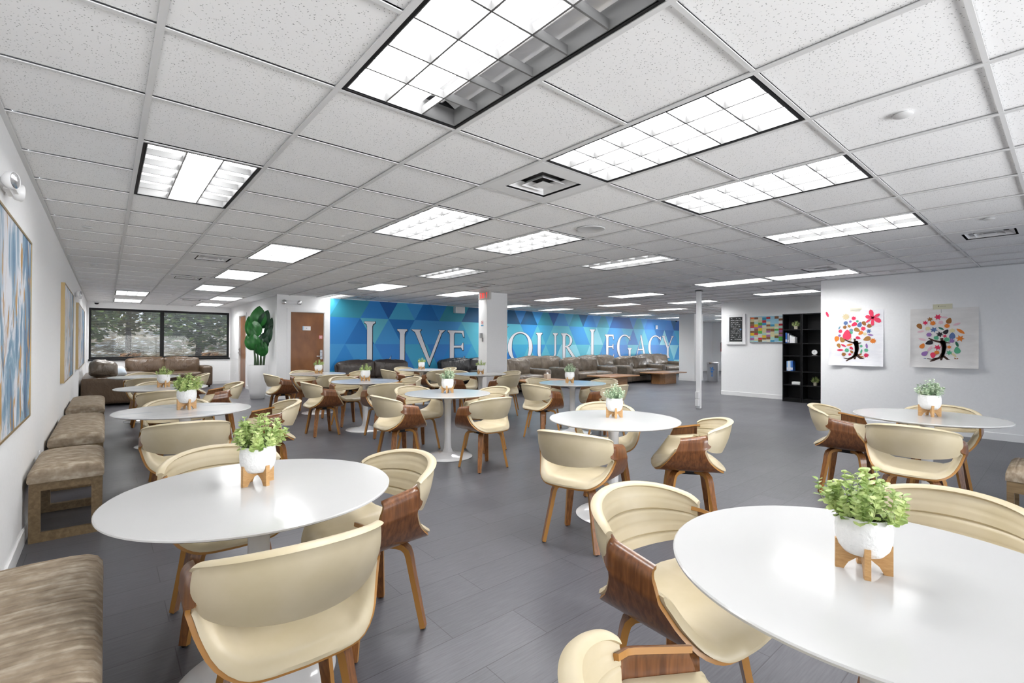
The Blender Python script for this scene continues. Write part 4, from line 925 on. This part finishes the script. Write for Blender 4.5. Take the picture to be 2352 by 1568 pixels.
# big six petal flower
def pu(x, y): return (2.62+(1.895-2.62)*(x-775)/805, 1.835+(.945-1.835)*(y-165)/780)
pet = []
for (x, y, ln, w_) in ((1405, 205, 0, 34), (1490, 245, 0, 20), (1500, 310, 0, 34), (1425, 345, 0, 24), (1360, 262, 0, 26), (1365, 315, 0, 14)):
    c_ = Vector((1425, 275)); d = Vector((x, y))-c_; tip = c_+d*1.65; n_ = Vector((-d.y, d.x)).normalized()*w_; mid = c_+d*.95
    pet.append([pu(*p) for p in (c_-n_*.4, mid-n_, c_+d*1.4-n_*.75, tip, c_+d*1.4+n_*.75, mid+n_, c_+n_*.4)])
flat('flower_cutout', pet, .0095, LMt['R'], t1)
b = bmesh.new(); box(b, -.009, 2.18, 1.845, -.004, 2.33, 1.875); box(b, -.009, 2.2, 1.815, -.004, 2.33, 1.84); link('masking_tape', b, mat('tape_cream', (.72, .70, .58), .7), t1)
lv2 = [(575, 285, 52, 's', 'r'), (462, 315, 44, 's', 'b'), (390, 362, 42, 's', 'r'), (507, 372, 50, 'm', 'o'), (672, 292, 34, 'l', 'i'), (622, 358, 42, 'm', 'i'), (735, 340, 46, 'v', 'b'), (305, 410, 46, 'v', 'b'), (712, 412, 48, 'm', 'o'), (845, 388, 42, 'l', 'i'), (430, 438, 46, 'm', 'y'), (515, 460, 52, 's', 'u'), (622, 445, 36, 'l', 'G'),
       (322, 482, 40, 'l', 'i'), (692, 490, 40, 'v', 'k'), (778, 470, 46, 'm', 'y'), (895, 485, 54, 'l', 'o'), (438, 528, 48, 'm', 'p'), (602, 525, 52, 's', 'k'), (780, 545, 50, 'v', 'u'), (675, 550, 32, 's', 'r'), (888, 582, 58, 's', 'o'), (545, 575, 46, 'm', 'g'), (705, 592, 50, 'm', 'g'), (775, 618, 46, 'm', 'p'), (345, 595, 46, 'l', 'i'), (447, 640, 48, 'v', 'k'),
       (345, 685, 44, 'v', 'o'), (845, 660, 40, 'l', 'G'), (735, 700, 34, 's', 'o'), (570, 705, 50, 's', 'r'), (458, 722, 46, 'l', 'i'), (848, 740, 52, 'v', 'g'), (738, 775, 46, 's', 'g'), (565, 775, 46, 'm', 'o'), (382, 790, 46, 'v', 'p'), (503, 815, 46, 'v', 'R'), (805, 808, 38, 'l', 'y'), (830, 875, 46, 's', 'b'), (368, 892, 46, 'v', 'u'), (992, 925, 50, 's', 'r')]
tr2 = [([(635, 610), (660, 700), (650, 780), (610, 840), (520, 880), (460, 900), (432, 930)], 36, 6), ([(650, 620), (672, 700), (650, 800), (625, 860), (620, 910), (585, 965)], 34, 5), ([(650, 820), (720, 870), (790, 895), (870, 940)], 20, 7), ([(750, 885), (760, 932)], 9, 6), ([(560, 855), (490, 870), (415, 862)], 14, 5),
       ([(437, 575), (500, 605), (640, 640)], 10, 20), ([(650, 650), (700, 640), (750, 645)], 16, 6), ([(630, 575), (635, 625)], 22, 16), ([(550, 910), (620, 905)], 5, 6)]
t2 = poster('tree_poster', 'cream tree poster with a paper strip sign above it, right of the other', 1.57, .835, .955, 1.815, PAPER2, 165, 1200 - 60, 165, 985, lv2, tr2, .045, GP)
b = bmesh.new(); box(b, -.006, 1.105, 1.80, -.003, 1.315, 1.875); cp_ = link('paper_strip', b, mat('strip_cream', (.70, .68, .50), .8), t2); cp_['label'] = 'cream paper strip with handwriting'
flat('handwriting', [strip([(1.26, 1.855), (1.255, 1.842), (1.248, 1.855), (1.252, 1.832)], .0012, .0012)]+[strip([(1.24-.013*k, 1.842), (1.236-.013*k, 1.848), (1.231-.013*k, 1.838)], .001, .001) for k in range(5)], .0065, LMt['k'], cp_)
flat('string', [strip([(1.225, 1.80), (1.224, 1.745)], .0012, .0012)], .006, LMt['k'], t2)
# ------------------------------------------------------------------ niche wall: chalkboard, note board
t = thing('chalkboard', 'white framed chalkboard with white handwriting on the niche wall', 'chalkboard', (CW, 0, 0)); ya, yb, za, zb = 5.715, 5.24, 1.28, 2.045; f = .075
b = bmesh.new(); box(b, -.035, yb, za, 0, yb+f, zb); box(b, -.035, ya-f, za, 0, ya, zb); box(b, -.035, yb+f, za, 0, ya-f, za+f); box(b, -.035, yb+f, zb-f, 0, ya-f, zb); bmesh.ops.bevel(b, geom=b.edges[:], offset=.004, segments=1, affect='EDGES'); link('frame', b, WTRIM, t)
link('slate', bx(-.018, yb+f, za+f, -.004, ya-f, zb-f), mat('slate', (.02, .022, .022), .7), t)
rnd = random.Random(5); pl = []
for r_ in range(11):
    y = ya-f-.03; z = zb-f-.035-r_*.052
    while y > yb+f+.05:
        w_ = rnd.uniform(.015, .05)
        if rnd.random() < .8: pl.append(strip([(y-w_*k/4, z+rnd.uniform(-.010, .010)) for k in range(5)], .0035, .0035))
        y -= w_+.010
flat('chalk_writing', pl, .019, mat('chalk', (.75, .75, .75), .9), t, .0005)
flat('chalk_doodle', [shape('m', .028, .3)] and [[(5.36+a, 1.66+c_) for a, c_ in shape('m', .03, .3)]], .019, mat('chalk_blue', (.15, .3, .6), .9), t, .0005)
t = thing('note_board', 'board covered with a patchwork of coloured note cards', 'notice board', (CW, 0, 0)); ya, yb, za, zb = 5.128, 4.385, 1.35, 1.965
link('panel', bx(-.02, yb, za, 0, ya, zb), mat('board_light_blue', (.30, .55, .68), .6), t)
b = bmesh.new(); box(b, -.028, yb, za-.02, 0, ya+.008, za); box(b, -.026, ya, za, 0, ya+.012, zb); link('frame', b, CHROME, t)
NCOL = [(.6, .55, .3), (.5, .03, .04), (.05, .28, .48), (.6, .62, .62), (.25, .5, .65), (.7, .45, .02), (.15, .10, .03), (.08, .35, .06), (.7, .14, .03), (.35, .12, .30), (.66, .64, .50), (.22, .09, .04), (.40, .60, .52)]
NM = [mat('note_%d' % k, c, .8) for k, c in enumerate(NCOL)]; cwd = (ya-yb)/8
for c_ in range(8):
    z = zb-.01-rnd.uniform(0, .02)
    while z > za+.03:
        h = rnd.choice((.045, .05, .06, .07)); z0 = max(za, z-h)
        if not (c_ in (5, 6) and z > zb-.18 and rnd.random() < .8):
            yy = ya-c_*cwd; flat('note_card', [[(yy-.002, z0+.002), (yy-cwd+.001, z0+.002), (yy-cwd+.001, z), (yy-.002, z)]], .0205, NM[rnd.randrange(13)], t, .001)
        z = z0
# ------------------------------------------------------------------ black bookcases and what stands on them
SXF, SXB = 11.73, 12.05; SH = [.06, .365, .67, 1.02, 1.30, 1.61]
def bookcase(label, yL, yR):
    t = thing('bookcase', label, 'bookcase', (SXF, (yL+yR)/2, 0), 0, 'black open bookcases in the niche'); h = (yL-yR)/2-.001; d = SXB-SXF
    for s in (-1, 1): link('side_panel', bx(0, *sorted((s*h, s*(h-.018)))[:1], 0, d, sorted((s*h, s*(h-.018)))[1], 1.975), SHELF, t)
    link('back_panel', bx(d-.008, -h+.018, .06, d-.002, h-.018, 1.957), SHELF, t); link('top_panel', bx(0, -h+.018, 1.957, d, h-.018, 1.975), SHELF, t); link('plinth', bx(.02, -h+.018, 0, .035, h-.018, .06), SHELF, t)
    for z in SH: link('shelf', bx(0 if z < .1 else .004, -h+.018, z, d-.008, h-.018, z+.02), SHELF, t)
bookcase('left black bookcase with books and a plant on its shelves', 4.275, 3.885); bookcase('right black bookcase holding the small clock', 3.880, 3.49)
def book(y, z, h, w_, m, label, d=.16, lean=0):
    t = thing('book', label, 'book', (SXF+.05, y, z)); b = bx(0, -w_/2, 0, d, w_/2, h, bev=.0015, seg=1); link('cover', b, m, t)
    link('page_block', bx(.004, -w_/2+.003, h-.003, d-.004, w_/2-.003, h+.0006), mat('page_paper', (.75, .73, .68), .8), t)
    link('spine_band', bx(-.0008, -w_/2+.002, h*.12, .001, w_/2-.002, h*.35), mat('spine_white', (.75, .76, .8), .5), t)
BK = {'w': mat('book_white', (.78, .78, .78), .5), 'b': mat('book_blue', (.03, .14, .50), .5), 'l': mat('book_light_blue', (.30, .50, .78), .5), 'g': mat('book_grey', (.28, .30, .36), .5)}
for y, h, w_, c_, lab in ((4.215, .235, .03, 'b', 'tall white and blue book, leftmost on the upper left shelf'), (4.175, .215, .028, 'g', 'grey book beside the tall blue one on the upper shelf')): book(y, 1.32, h, w_, BK[c_], lab)
for k in range(4): book(4.132-k*.027, 1.32, .175-.014*k, .025, BK['w'], 'white book in the descending row of four on the upper shelf, %s' % ('tallest of them', 'second tallest of them', 'third tallest of them', 'shortest of them')[k])
for k, c_ in enumerate('lwlb'): book(4.19-k*.032, .69, .225+.004*(k % 3), .03, BK[c_], ('light blue book, first from left on the middle shelf', 'white book between light blue ones on the middle shelf', 'light blue book next to the dark blue one, middle shelf', 'dark blue book ending the row on the middle shelf')[k])
b = bmesh.new()
for z0, z1 in ((0, .03), (.031, .068)): 
    pts = [(-.085, z0), (.085, z0), (.085, z1 if z0 == 0 else z1-.0), (-.085, z1)]
    box(b, 0, -.085, z0, .13, .085, z1)
o = link('stacked_box', bx(0, -.085, 0, .13, .085, .068, bev=.008), BK['w'], None, loc=(SXF+.06, 4.02, .385)); tag(o, 'white low box lying on the second shelf from the floor', 'box'); bpy.data.meshes
b.free()
def shelf_plant(y, z, seed, label):
    t = thing('potted_plant', label, 'potted plant', (SXF+.13, y, z), 0); b = bmesh.new(); lathe(b, [(.030, 0), (.036, .004), (.040, .075), (.036, .075), (.034, .06)], 28, cap=True); link('pot', b, mat('beige_pot', (.42, .38, .30), .7), t, smooth=40)
    link('foliage', foliage(seed, EUC, R=.075, Hh=.13, ns=22, ll=.035, round_=.35, npair=4), EUC, t, loc=(0, 0, .065))
shelf_plant(4.04, 1.63, 31, 'small leafy plant in beige pot on the top open shelf'); shelf_plant(3.655, .385, 37, 'small leafy plant in beige pot on the lower right shelf')
t = thing('desk_clock', 'small round silver clock on the right bookcase', 'clock', (SXF+.10, 3.655, 1.04))
R = Matrix.Rotation(-PI/2, 4, 'Y'); b = bmesh.new(); lathe(b, [(.057, 0), (.062, .006), (.058, .02), (.052, .022), (.052, .014)], 36); link('case', move(b, 0, 0, .078, R), CHROME, t, smooth=40)
b = bmesh.new(); lathe(b, [(.051, .013), (.051, .016)], 32); fa = link('dial', move(b, 0, 0, .078, R), mat('dial_white', (.85, .85, .85), .5), t)
b = bmesh.new(); box(b, -.0185, -.002, .076, -.017, .002, .112); box(b, -.0185, -.002, .076, -.017, .028, .08); link('hands', b, DARK, fa); link('stand', bx(-.03, -.05, 0, .04, .05, .014, bev=.003, seg=1), mat('clock_base', (.2, .2, .2), .4), t)
# ------------------------------------------------------------------ exit sign
def segtext(b, ch, x, z, w_, h, s, put):
    if ch == 'E': R_ = [(0, 0, s, h), (s, 0, w_, s), (s, h-s, w_, h), (s, h/2-s/2, w_*.85, h/2+s/2)]
    elif ch == 'I': R_ = [(w_/2-s/2, 0, w_/2+s/2, h)]
    elif ch == 'T': R_ = [(w_/2-s/2, 0, w_/2+s/2, h-s), (0, h-s, w_, h)]
    else: R_ = []
    for a in R_: put([(x+a[0], z+a[1]), (x+a[2], z+a[1]), (x+a[2], z+a[3]), (x+a[0], z+a[3])])
    if ch == 'X': put([(x, z), (x+s*1.1, z), (x+w_, z+h), (x+w_-s*1.1, z+h)]); put([(x+w_-s*1.1, z), (x+w_, z), (x+s*1.1, z+h), (x, z+h)])
SIGNM = mat('sign_housing', (.55, .53, .50), .5); REDM = mat('exit_red', (.85, .02, .01), .4, emit=.5)
t = thing('exit_sign', 'red lettered EXIT sign at the top of the square column', 'exit sign', (5.975, 7.88, 2.185))
link('housing', bx(-.028, -.18, 0, .028, .18, .17, bev=.006), SIGNM, t); link('canopy', bx(-.02, -.06, .17, .02, .06, .172), SIGNM, t)
b = bmesh.new()
def put(pts):
    vs = [b.verts.new((-.0295, -y, z)) for y, z in pts]; b.faces.new(vs)
# seen from the left the sign faces -X; local left to right runs from +Y to -Y
for k, ch in enumerate('EXIT'): segtext(b, ch, -.135+k*.066-(.0 if ch != 'I' else .006), .032, .052 if ch != 'I' else .03, .108, .017, put)
put([(.135, .08), (.150, .086), (.135, .092)])
me = bpy.data.meshes.new('letters'); b.to_mesh(me); b.free(); link('letters', me, REDM, t)
# small notices on the left face of the column
t = thing('no_smoking_sign', 'small round no smoking sticker on the exit column', 'sign', (6.049, 8.07, 1.70)); link('panel', bx(-.002, -.045, -.06, 0, .045, .06), mat('sticker_white', (.75, .75, .76), .5), t)
b = bmesh.new(); n = 28
for k in range(n):
    a0, a1 = 2*PI*k/n, 2*PI*(k+1)/n; b.faces.new([b.verts.new((-.0025, r_*math.cos(a), .022+r_*math.sin(a))) for a, r_ in ((a0, .036), (a1, .036), (a1, .028), (a0, .028))])
b.faces.new([b.verts.new((-.0026, y, z)) for y, z in ((.024, .048), (.020, .052), (-.024, -.004), (-.020, -.008))]); b.faces.new([b.verts.new((-.0025, y, z)) for y, z in ((.016, .018), (-.018, .018), (-.018, .025), (.016, .025))])
me = bpy.data.meshes.new('red_ring'); b.to_mesh(me); b.free(); link('red_ring', me, mat('sticker_red', (.7, .03, .03), .5), t); link('blue_band', bx(-.003, -.045, -.055, -.002, .045, -.028), mat('sticker_blue', (.10, .35, .6), .5), t)
t = thing('wall_thermostat', 'small grey control box with hanging tab on the exit column', 'thermostat', (6.05, 8.09, 1.40)); link('body', bx(-.03, -.035, 0, 0, .035, .10, bev=.004), mat('grey_plastic2', (.35, .36, .36), .5), t); link('tab', bx(-.02, -.06, -.08, 0, -.03, .0), mat('grey_plastic', (.3, .3, .3), .5), t)
# ------------------------------------------------------------------ emergency lights
def emergency(label, loc, rz):
    t = thing('emergency_light', label, 'emergency light', loc, rz)      # mounted on a wall whose normal is local -Y
    b = bmesh.new(); box(b, -.13, -.07, -.045, .13, 0, .045); bmesh.ops.bevel(b, geom=b.edges[:], offset=.022, segments=3, affect='EDGES'); link('housing', b, WTRIM, t, smooth=50)
    for s in (-1, 1):
        R = Matrix.Rotation(math.radians(90), 4, 'X') @ Matrix.Rotation(math.radians(20*s), 4, 'Y')
        b = bmesh.new(); lathe(b, [(.03, 0), (.052, .02), (.057, .05), (.054, .056), (.050, .052), (.0, .05)], 32, cap=False); h = link('lamp_head', move(b, s*.15, -.03, 0, R), WTRIM, t, smooth=50)
        b = bmesh.new(); lathe(b, [(.0, .0535), (.049, .0535), (.047, .055), (0, .058)], 32, cap=False); link('lens', move(b, s*.15, -.03, 0, R), CHROME, h, smooth=40)
emergency('white two headed emergency light above the nearest painting', (XL, 3.36, 2.03), PI/2); bpy.data.objects['emergency_light'].scale = (.75, .75, .75); emergency('white two headed emergency light above the brown door', (3.23, YM, 2.20), 0)
emergency('tiny emergency light high on the left wall past the second painting', (XL, 10.6, 2.05), PI/2)
# mural wall fittings
o = link('wall_speaker', bx(-.16, -.14, -.09, .16, 0, .09, bev=.012), WTRIM, None, loc=(7.80, YM-.006, 2.245)); tag(o, 'white box speaker high on the mural left of the column', 'speaker')
t = thing('alarm_strobe', 'small white alarm strobe on the mural above the last word', 'alarm', (18.0, MY-.006, 2.02)); link('plate', bx(-.06, -.05, -.08, .06, 0, .08, bev=.01), WTRIM, t); link('lens', bx(-.03, -.07, -.02, .03, -.05, .05, bev=.006), mat('strobe_lens', (.8, .82, .85), .2), t)
def dome(label, loc):
    t = thing('camera_dome', label, 'security camera', loc); b = bmesh.new(); lathe(b, [(.06, 0), (.06, -.02), (.048, -.024)], 28); link('mount', b, WTRIM, t, smooth=40)
    b = bmesh.new(); lathe(b, [(.046, -.024), (.044, -.045), (.03, -.062), (.0, -.068)], 28, cap=False); link('dome', b, DARK, t, smooth=50)
dome('dark dome camera above the left far window', (-.19, 17.05, CEIL-.001)); dome('dark dome camera at the right end of the mural', (19.3, 11.4, CEIL-.001))
def outlet(label, loc, rz, plugs=0):
    t = thing('wall_outlet', label, 'outlet', loc, rz, 'white wall outlets'); link('plate', bx(-.038, -.006, -.06, .038, 0, .06, bev=.003, seg=1), WTRIM, t)
    b = bmesh.new()
    for z in (-.032, .012): box(b, -.014, -.0075, z, .014, -.0062, z+.024)
    link('sockets', b, mat('outlet_face', (.6, .6, .6), .4), t)
    for k in range(plugs): link('plug', bx(-.012, -.05, -.03+.045*k, .012, -.0076, -.008+.045*k, bev=.003, seg=1), mat('plug_white', (.7, .7, .7), .4), t)
outlet('outlet with plugs on the left wall beside the second bench', (XL, 5.25, .36), PI/2, 2); outlet('outlet on the left wall near the third bench', (XL, 8.0, .38), PI/2, 1); outlet('outlet on the left wall past the third bench', (XL, 8.8, .38), PI/2, 1)
outlet('outlet low on the short wall beside the far windows', (SX, 16.4, .40), -PI/2, 0)
o = link('wall_sensor', bx(-.03, -.03, -.05, .03, 0, .05, bev=.008), WTRIM, None, loc=(SX, 16.3, 2.2), rot=-PI/2); tag(o, 'tiny white sensor high on the short wall near the windows', 'sensor')
t = thing('brochure_rack', 'wall rack with blue brochures behind the tall leafy plant', 'rack', (SX, 13.85, 1.24), -PI/2)
link('tray', bx(-.35, -.07, 0, .35, 0, .02), CHROME, t); link('back_plate', bx(-.35, -.006, .02, .35, 0, .22), mat('rack_grey', (.45, .46, .47), .3, .5), t)
for k in range(3): link('brochure', bx(-.33+k*.23, -.04, .021, -.13+k*.23, -.03, .24), mat(['brochure_white', 'brochure_blue', 'brochure_pale'][k], [(.7, .7, .72), (.10, .25, .6), (.45, .6, .8)][k], .4), t)
# ------------------------------------------------------------------ tall leafy plant in the corner
t = thing('tall_potted_plant', 'tall plant with big dark green leaves in a white floor vase', 'potted plant', (2.66, 12.1, 0))
b = bmesh.new(); lathe(b, [(.13, 0), (.145, .01), (.17, .15), (.205, .40), (.215, .58), (.205, .74), (.200, .765), (.188, .765), (.19, .70)], 48, cap=False); b.faces.new([v for v in b.verts if v.co.z == 0]); link('planter', b, POT if 0 else mat('planter_white', (.82, .82, .82), .3), t, smooth=50)
b = bmesh.new(); lathe(b, [(.0, .71), (.195, .705)], 24, cap=False); link('soil', b, SOIL, t)
BIG = noisy('big_leaf_green', (.010, .085, .014), (.02, .16, .025), (8, 8, 2), 1.5, .38); BIGD = noisy('dark_leaf_green', (.004, .03, .012), (.01, .06, .02), (8, 8, 2), 1.5, .35); STEM = mat('plant_stem', (.05, .09, .04), .5)
rt = Vector((ri.x, ri.y, 0)).normalized(); back = Vector((-rt.y, rt.x, 0))
def bigleaf(base_, tip, wid, m, fold=.25):
    """broad leaf from base to tip, midrib folded, facing the room"""
    d = (tip-base_); ln = d.length; d.normalize(); s = d.cross(Vector((fold*2, 0, 0))+back*-1).normalized(); n_ = s.cross(d).normalized(); nu, nv = 14, 8; P, Q = [], []
    for i in range(nu+1):
        u = i/nu; w_ = wid*(math.sin(PI*u**.75))**.75+.004; c_ = base_+d*ln*u+n_*(.05*math.sin(PI*u)); a, q = [], []
        for j in range(nv+1):
            v = 2*j/nv-1; p = c_+s*w_*v+n_*(abs(v)*w_*fold+.006*math.sin(v*9+u*17)); a.append(p); q.append(p-n_*.0015)
        P.append(a); Q.append(q)
    return sheet(P, Q)
lf = [((-.02, 1.62), (.03, 2.12), .17, BIG, .0), ((.04, 1.60), (.20, 2.03), .12, BIGD, .05), ((-.06, 1.36), (-.19, 1.88), .14, BIG, -.04), ((.02, 1.40), (-.12, 1.82), .15, BIG, -.08), ((-.08, 1.10), (-.24, 1.45), .12, BIG, -.02), ((-.01, 1.12), (-.05, 1.50), .13, BIG, -.12),
      ((.05, 1.10), (.13, 1.52), .13, BIGD, .04), ((.10, 1.22), (.27, 1.66), .09, BIGD, .08), ((.08, .96), (.17, 1.30), .10, BIG, .0), ((.12, 1.40), (.26, 1.86), .08, BIGD, .12), ((.03, 1.0), (.10, 1.36), .09, BIG, -.05)]
for k, (b0, t0, w_, m_, dp) in enumerate(lf):
    p0 = rt*b0[0]+Vector((0, 0, b0[1]))+back*dp; p1 = rt*t0[0]+Vector((0, 0, t0[1]))+back*dp
    l_ = link('leaf', bigleaf(p0, p1, w_, m_), m_, t, smooth=60)
    b = bmesh.new(); r0 = rt*(b0[0]*.9)+back*dp*.5+Vector((0, 0, .70)); tube(b, [r0, (r0+p0)/2+rt*.01, p0, p0.lerp(p1, .3)], [.014, .011, .008, .004], 8); link('stem', b, STEM, t, smooth=60)
# ------------------------------------------------------------------ hall beyond the pole
t = thing('trash_can', 'grey round bin with blue tree emblem behind the thin pole', 'trash can', (16.2, 8.16, 0)); b = bmesh.new(); lathe(b, [(.17, 0), (.175, .01), (.19, .60)], 36); link('body', b, mat('bin_grey', (.38, .39, .42), .4), t, smooth=40)
b = bmesh.new(); lathe(b, [(.195, .60), (.2, .61), (.2, .66), (.15, .675), (.14, .66)], 36); link('lid', b, CHROME, t, smooth=40)
b = bmesh.new(); rnd = random.Random(3); em = []
def onbin(a, z, r_=.192): return Vector((-r_*math.cos(a), -r_*math.sin(a), z))
a0 = math.atan2(8.16, 16.2)-.15
for k in range(16):
    aa, zz = a0+rnd.uniform(-.28, .28), rnd.uniform(.33, .50); s = .022
    b.faces.new([b.verts.new(onbin(aa+s*6*math.cos(q*PI/3), zz+s*math.sin(q*PI/3), .1895)) for q in range(6)])
b.faces.new([b.verts.new(onbin(a0+dx, z, .191)) for dx, z in ((-.05, .35), (.05, .35), (.08, .22), (.2, .18), (-.15, .18), (-.07, .22))])
me = bpy.data.meshes.new('emblem'); b.to_mesh(me); b.free(); link('emblem', me, mat('emblem_blue', (.05, .22, .60), .5), t)
t = thing('fire_extinguisher', 'red fire extinguisher hanging on the far hall wall', 'fire extinguisher', (22.905, 11.05, .95)); b = bmesh.new(); lathe(b, [(.08, 0), (.09, .01), (.09, .36), (.06, .42), (.03, .44), (.03, .47)], 28); link('cylinder', b, mat('extinguisher_red', (.45, .01, .01), .3), t, smooth=40)
link('valve', bx(-.05, -.02, .47, .05, .02, .54, bev=.005), DARK, t); b = bmesh.new(); tube(b, [(-.03, .02, .5), (-.12, .03, .42), (-.11, .03, .15)], .012, 8); link('hose', b, DARK, t, smooth=60)
o = link('wall_placard', bx(-.02, -.06, -.30, 0, .06, .30), mat('placard_grey', (.35, .35, .36), .5), None, loc=(22.99, 10.95, 1.75)); tag(o, 'narrow vertical placard above the fire extinguisher', 'sign')
o = link('far_doorway_frame', bx(-.03, -.06, 0, 0, .06, 2.1), DARK, None, loc=(22.99, 9.05, 0), kind='structure'); o.name = 'trim_3'
t = thing('tall_potted_plant', 'dark leaved plant in white pot at the end of the hall', 'potted plant', (21.5, 9.4, 0)); b = bmesh.new(); lathe(b, [(.16, 0), (.24, .55), (.22, .55), (.2, .5)], 32); link('planter', b, mat('planter_white', (.82, .82, .82), .3), t, smooth=40)
TEAL = mat('blue_green_leaf', (.01, .07, .07), .35)
for k, (x0, z0, x1, z1, w_) in enumerate(((-.1, 1.2, -.75, 1.62, .10), (-.1, 1.0, -.9, 1.28, .10), (-.05, .9, -.62, .80, .10), (.0, 1.3, -.35, 1.35, .09), (.1, 1.2, .5, 1.6, .1), (.1, 1.0, .7, 1.2, .1))):
    p0 = rt*x0+Vector((0, 0, z0)); p1 = rt*x1+Vector((0, 0, z1)); link('leaf', bigleaf(p0, p1, w_, TEAL), TEAL, t, smooth=60)
    b = bmesh.new(); tube(b, [rt*(x0*.8)+Vector((0, 0, .5)), p0, p0.lerp(p1, .4)], [.016, .012, .005], 6); link('stem', b, STEM, t, smooth=60)
# ------------------------------------------------------------------ outdoors beyond the far windows
GR = mat('outdoor_bank', (.3, .3, .25), .9); mp = coords(GR, (1, 1, 1)); n1 = N(GR, 'ShaderNodeTexNoise', Scale=3.2, Detail=10, Roughness=.7); L(GR, mp, 'Vector', n1, 'Vector')
r = ramp(GR, [(.34, (.05, .045, .03)), (.46, (.20, .15, .10)), (.53, (.30, .27, .17)), (.58, (.75, .78, .85)), (.66, (.95, .97, 1))]); L(GR, n1, 'Fac', r, 'Fac'); L(GR, r, 'Color', bsdf(GR), 'Base Color')  # pale stops paint glints of light into the ground colour
b = bmesh.new(); rows = []
for i in range(13):
    y = Y1+.6+i*2.2; rows.append([b.verts.new((-22+j*3, y, -.5+.0*i+(.16*max(0, i-1)**1.25 if i > 1 else 0)+.25*noise.noise(Vector((j*.7, i*.9, 2))))) for j in range(19)])
for r0, r1 in zip(rows, rows[1:]):
    for k in range(18): b.faces.new((r0[k], r0[k+1], r1[k+1], r1[k]))
me = bpy.data.meshes.new('ground'); b.to_mesh(me); b.free(); o = link('outdoor_ground', me, GR, None); tag(o, 'leaf-littered bank with painted glints outside the far windows', 'ground', kind='structure')
rnd = random.Random(77); TM = [noisy('tree_green', (.03, .06, .015), (.14, .20, .05), (3, 3, 3), 1, .7), noisy('tree_olive', (.08, .09, .02), (.25, .26, .09), (3, 3, 3), 1, .7), noisy('tree_rust', (.10, .05, .02), (.32, .16, .06), (3, 3, 3), 1, .7)]
BARK = mat('bark', (.05, .04, .03), .9)
def crown(seed, R_, n, sz):
    rn = random.Random(seed); b = bmesh.new()
    for k in range(n):
        c_ = Vector((rn.gauss(0, 1), rn.gauss(0, 1), rn.gauss(0, 1))).normalized()*(rn.random()**.45)*R_*(1+.12*noise.noise(Vector((k*.01, seed, 0)))); c_.z *= .95; a = rn.uniform(0, 6.28); e1 = Vector((math.cos(a), math.sin(a), rn.uniform(-.6, .6))).normalized(); e2 = e1.orthogonal().normalized(); s = sz*rn.uniform(.6, 1.4)
        b.faces.new([b.verts.new(c_+e1*s), b.verts.new(c_+e2*s*.5), b.verts.new(c_-e1*s), b.verts.new(c_-e2*s*.5)])
    me = bpy.data.meshes.new('crown'); b.to_mesh(me); b.free(); return me
CR = [crown(k, 2.25, 3000, .15) for k in range(3)]
TP = [(-6.2, 27, 0), (-4.0, 31.8, 2), (-1.4, 27.2, 0), (.9, 32, 1), (3.3, 26.6, 0), (5.8, 31.5, 1), (8.2, 27, 0), (11, 31.5, 0), (-8.6, 34, 2), (-2, 37, 0), (3.4, 37, 1), (8.4, 36.8, 0), (13.4, 36, 0)]
TDL = ['green', 'rust coloured', 'olive']
for k, (x, y, c_) in enumerate(TP):
    g = -.5+.16*max(0, (y-Y1-.6)/2.2-1)**1.25; mi = [0, 2, 1][c_]
    t = thing('tree', '%s tree outside the far windows, %s' % (['green', 'olive', 'rust coloured'][c_], ['left edge', 'left pane', 'left pane, nearer', 'behind the window post', 'right pane, nearest', 'right pane', 'right edge', 'far right', 'far left behind', 'back row left', 'back row middle', 'back row right', 'back row far right'][k]), 'tree', (x, y, g), rnd.uniform(0, 6), 'trees outside the far windows')
    b = bmesh.new(); tube(b, [(0, 0, 0), (.1, 0, 1.5), (0, .1, 3)], [.14, .11, .07], 8); link('trunk', b, BARK, t); link('crown', CR[k % 3].copy(), TM[c_], t, loc=(0, 0, 2.9))
SH_ = [crown(9+k, .62, 800, .08) for k in range(2)]
for k in range(12):
    x, y = -6+k*1.35, (22.6, 24.2)[k % 2]; t = link('shrub', SH_[k % 2].copy(), TM[(0, 2, 1, 2)[k % 4]], None, loc=(x, y, -.1+.25*(y-20)*.4)); tag(t, 'low shrub on the bank outside the windows, %s from the left' % ['first', 'second', 'third', 'fourth', 'fifth', 'sixth', 'seventh', 'eighth', 'ninth', 'tenth', 'eleventh', 'twelfth'][k], 'shrub', 'low shrubs on the bank outside')
t = thing('parked_car', 'white car roof showing at the bottom of the right far window', 'car', (3.0, 20.2, -.5)); P, Q = [], []
b = bmesh.new()
body = [(-2.1, .35, .25), (-2.1, .75, .62), (-1.2, .85, .80), (-.6, 1.28, .70), (.9, 1.30, .70), (1.5, .95, .80), (2.1, .85, .70), (2.15, .4, .3)]
rings = [[b.verts.new((x, sy*w_, z)) for sy, w_, z in ((-1, .86, .22), (-1, .88, z_*.55), (-1, w0, z_-.04), (-1, w0*.8, z_), (1, w0*.8, z_), (1, w0, z_-.04), (1, .88, z_*.55), (1, .86, .22))] for x, z_, w0 in body]
for r0, r1 in zip(rings, rings[1:]):
    for k in range(8): b.faces.new((r0[k], r0[(k+1) % 8], r1[(k+1) % 8], r1[k]))
b.faces.new(rings[0][::-1]); b.faces.new(rings[-1]); link('body', b, mat('car_white', (.8, .82, .85), .2, coat=.5), t, smooth=50)
for x in (-1.35, 1.35):
    for s in (-1, 1): b = bmesh.new(); lathe(b, [(.31, -.1), (.33, -.08), (.33, .08), (.31, .1)], 28); link('wheel', move(b, x, s*.80, .32, Matrix.Rotation(PI/2, 4, 'X')), DARK, t)
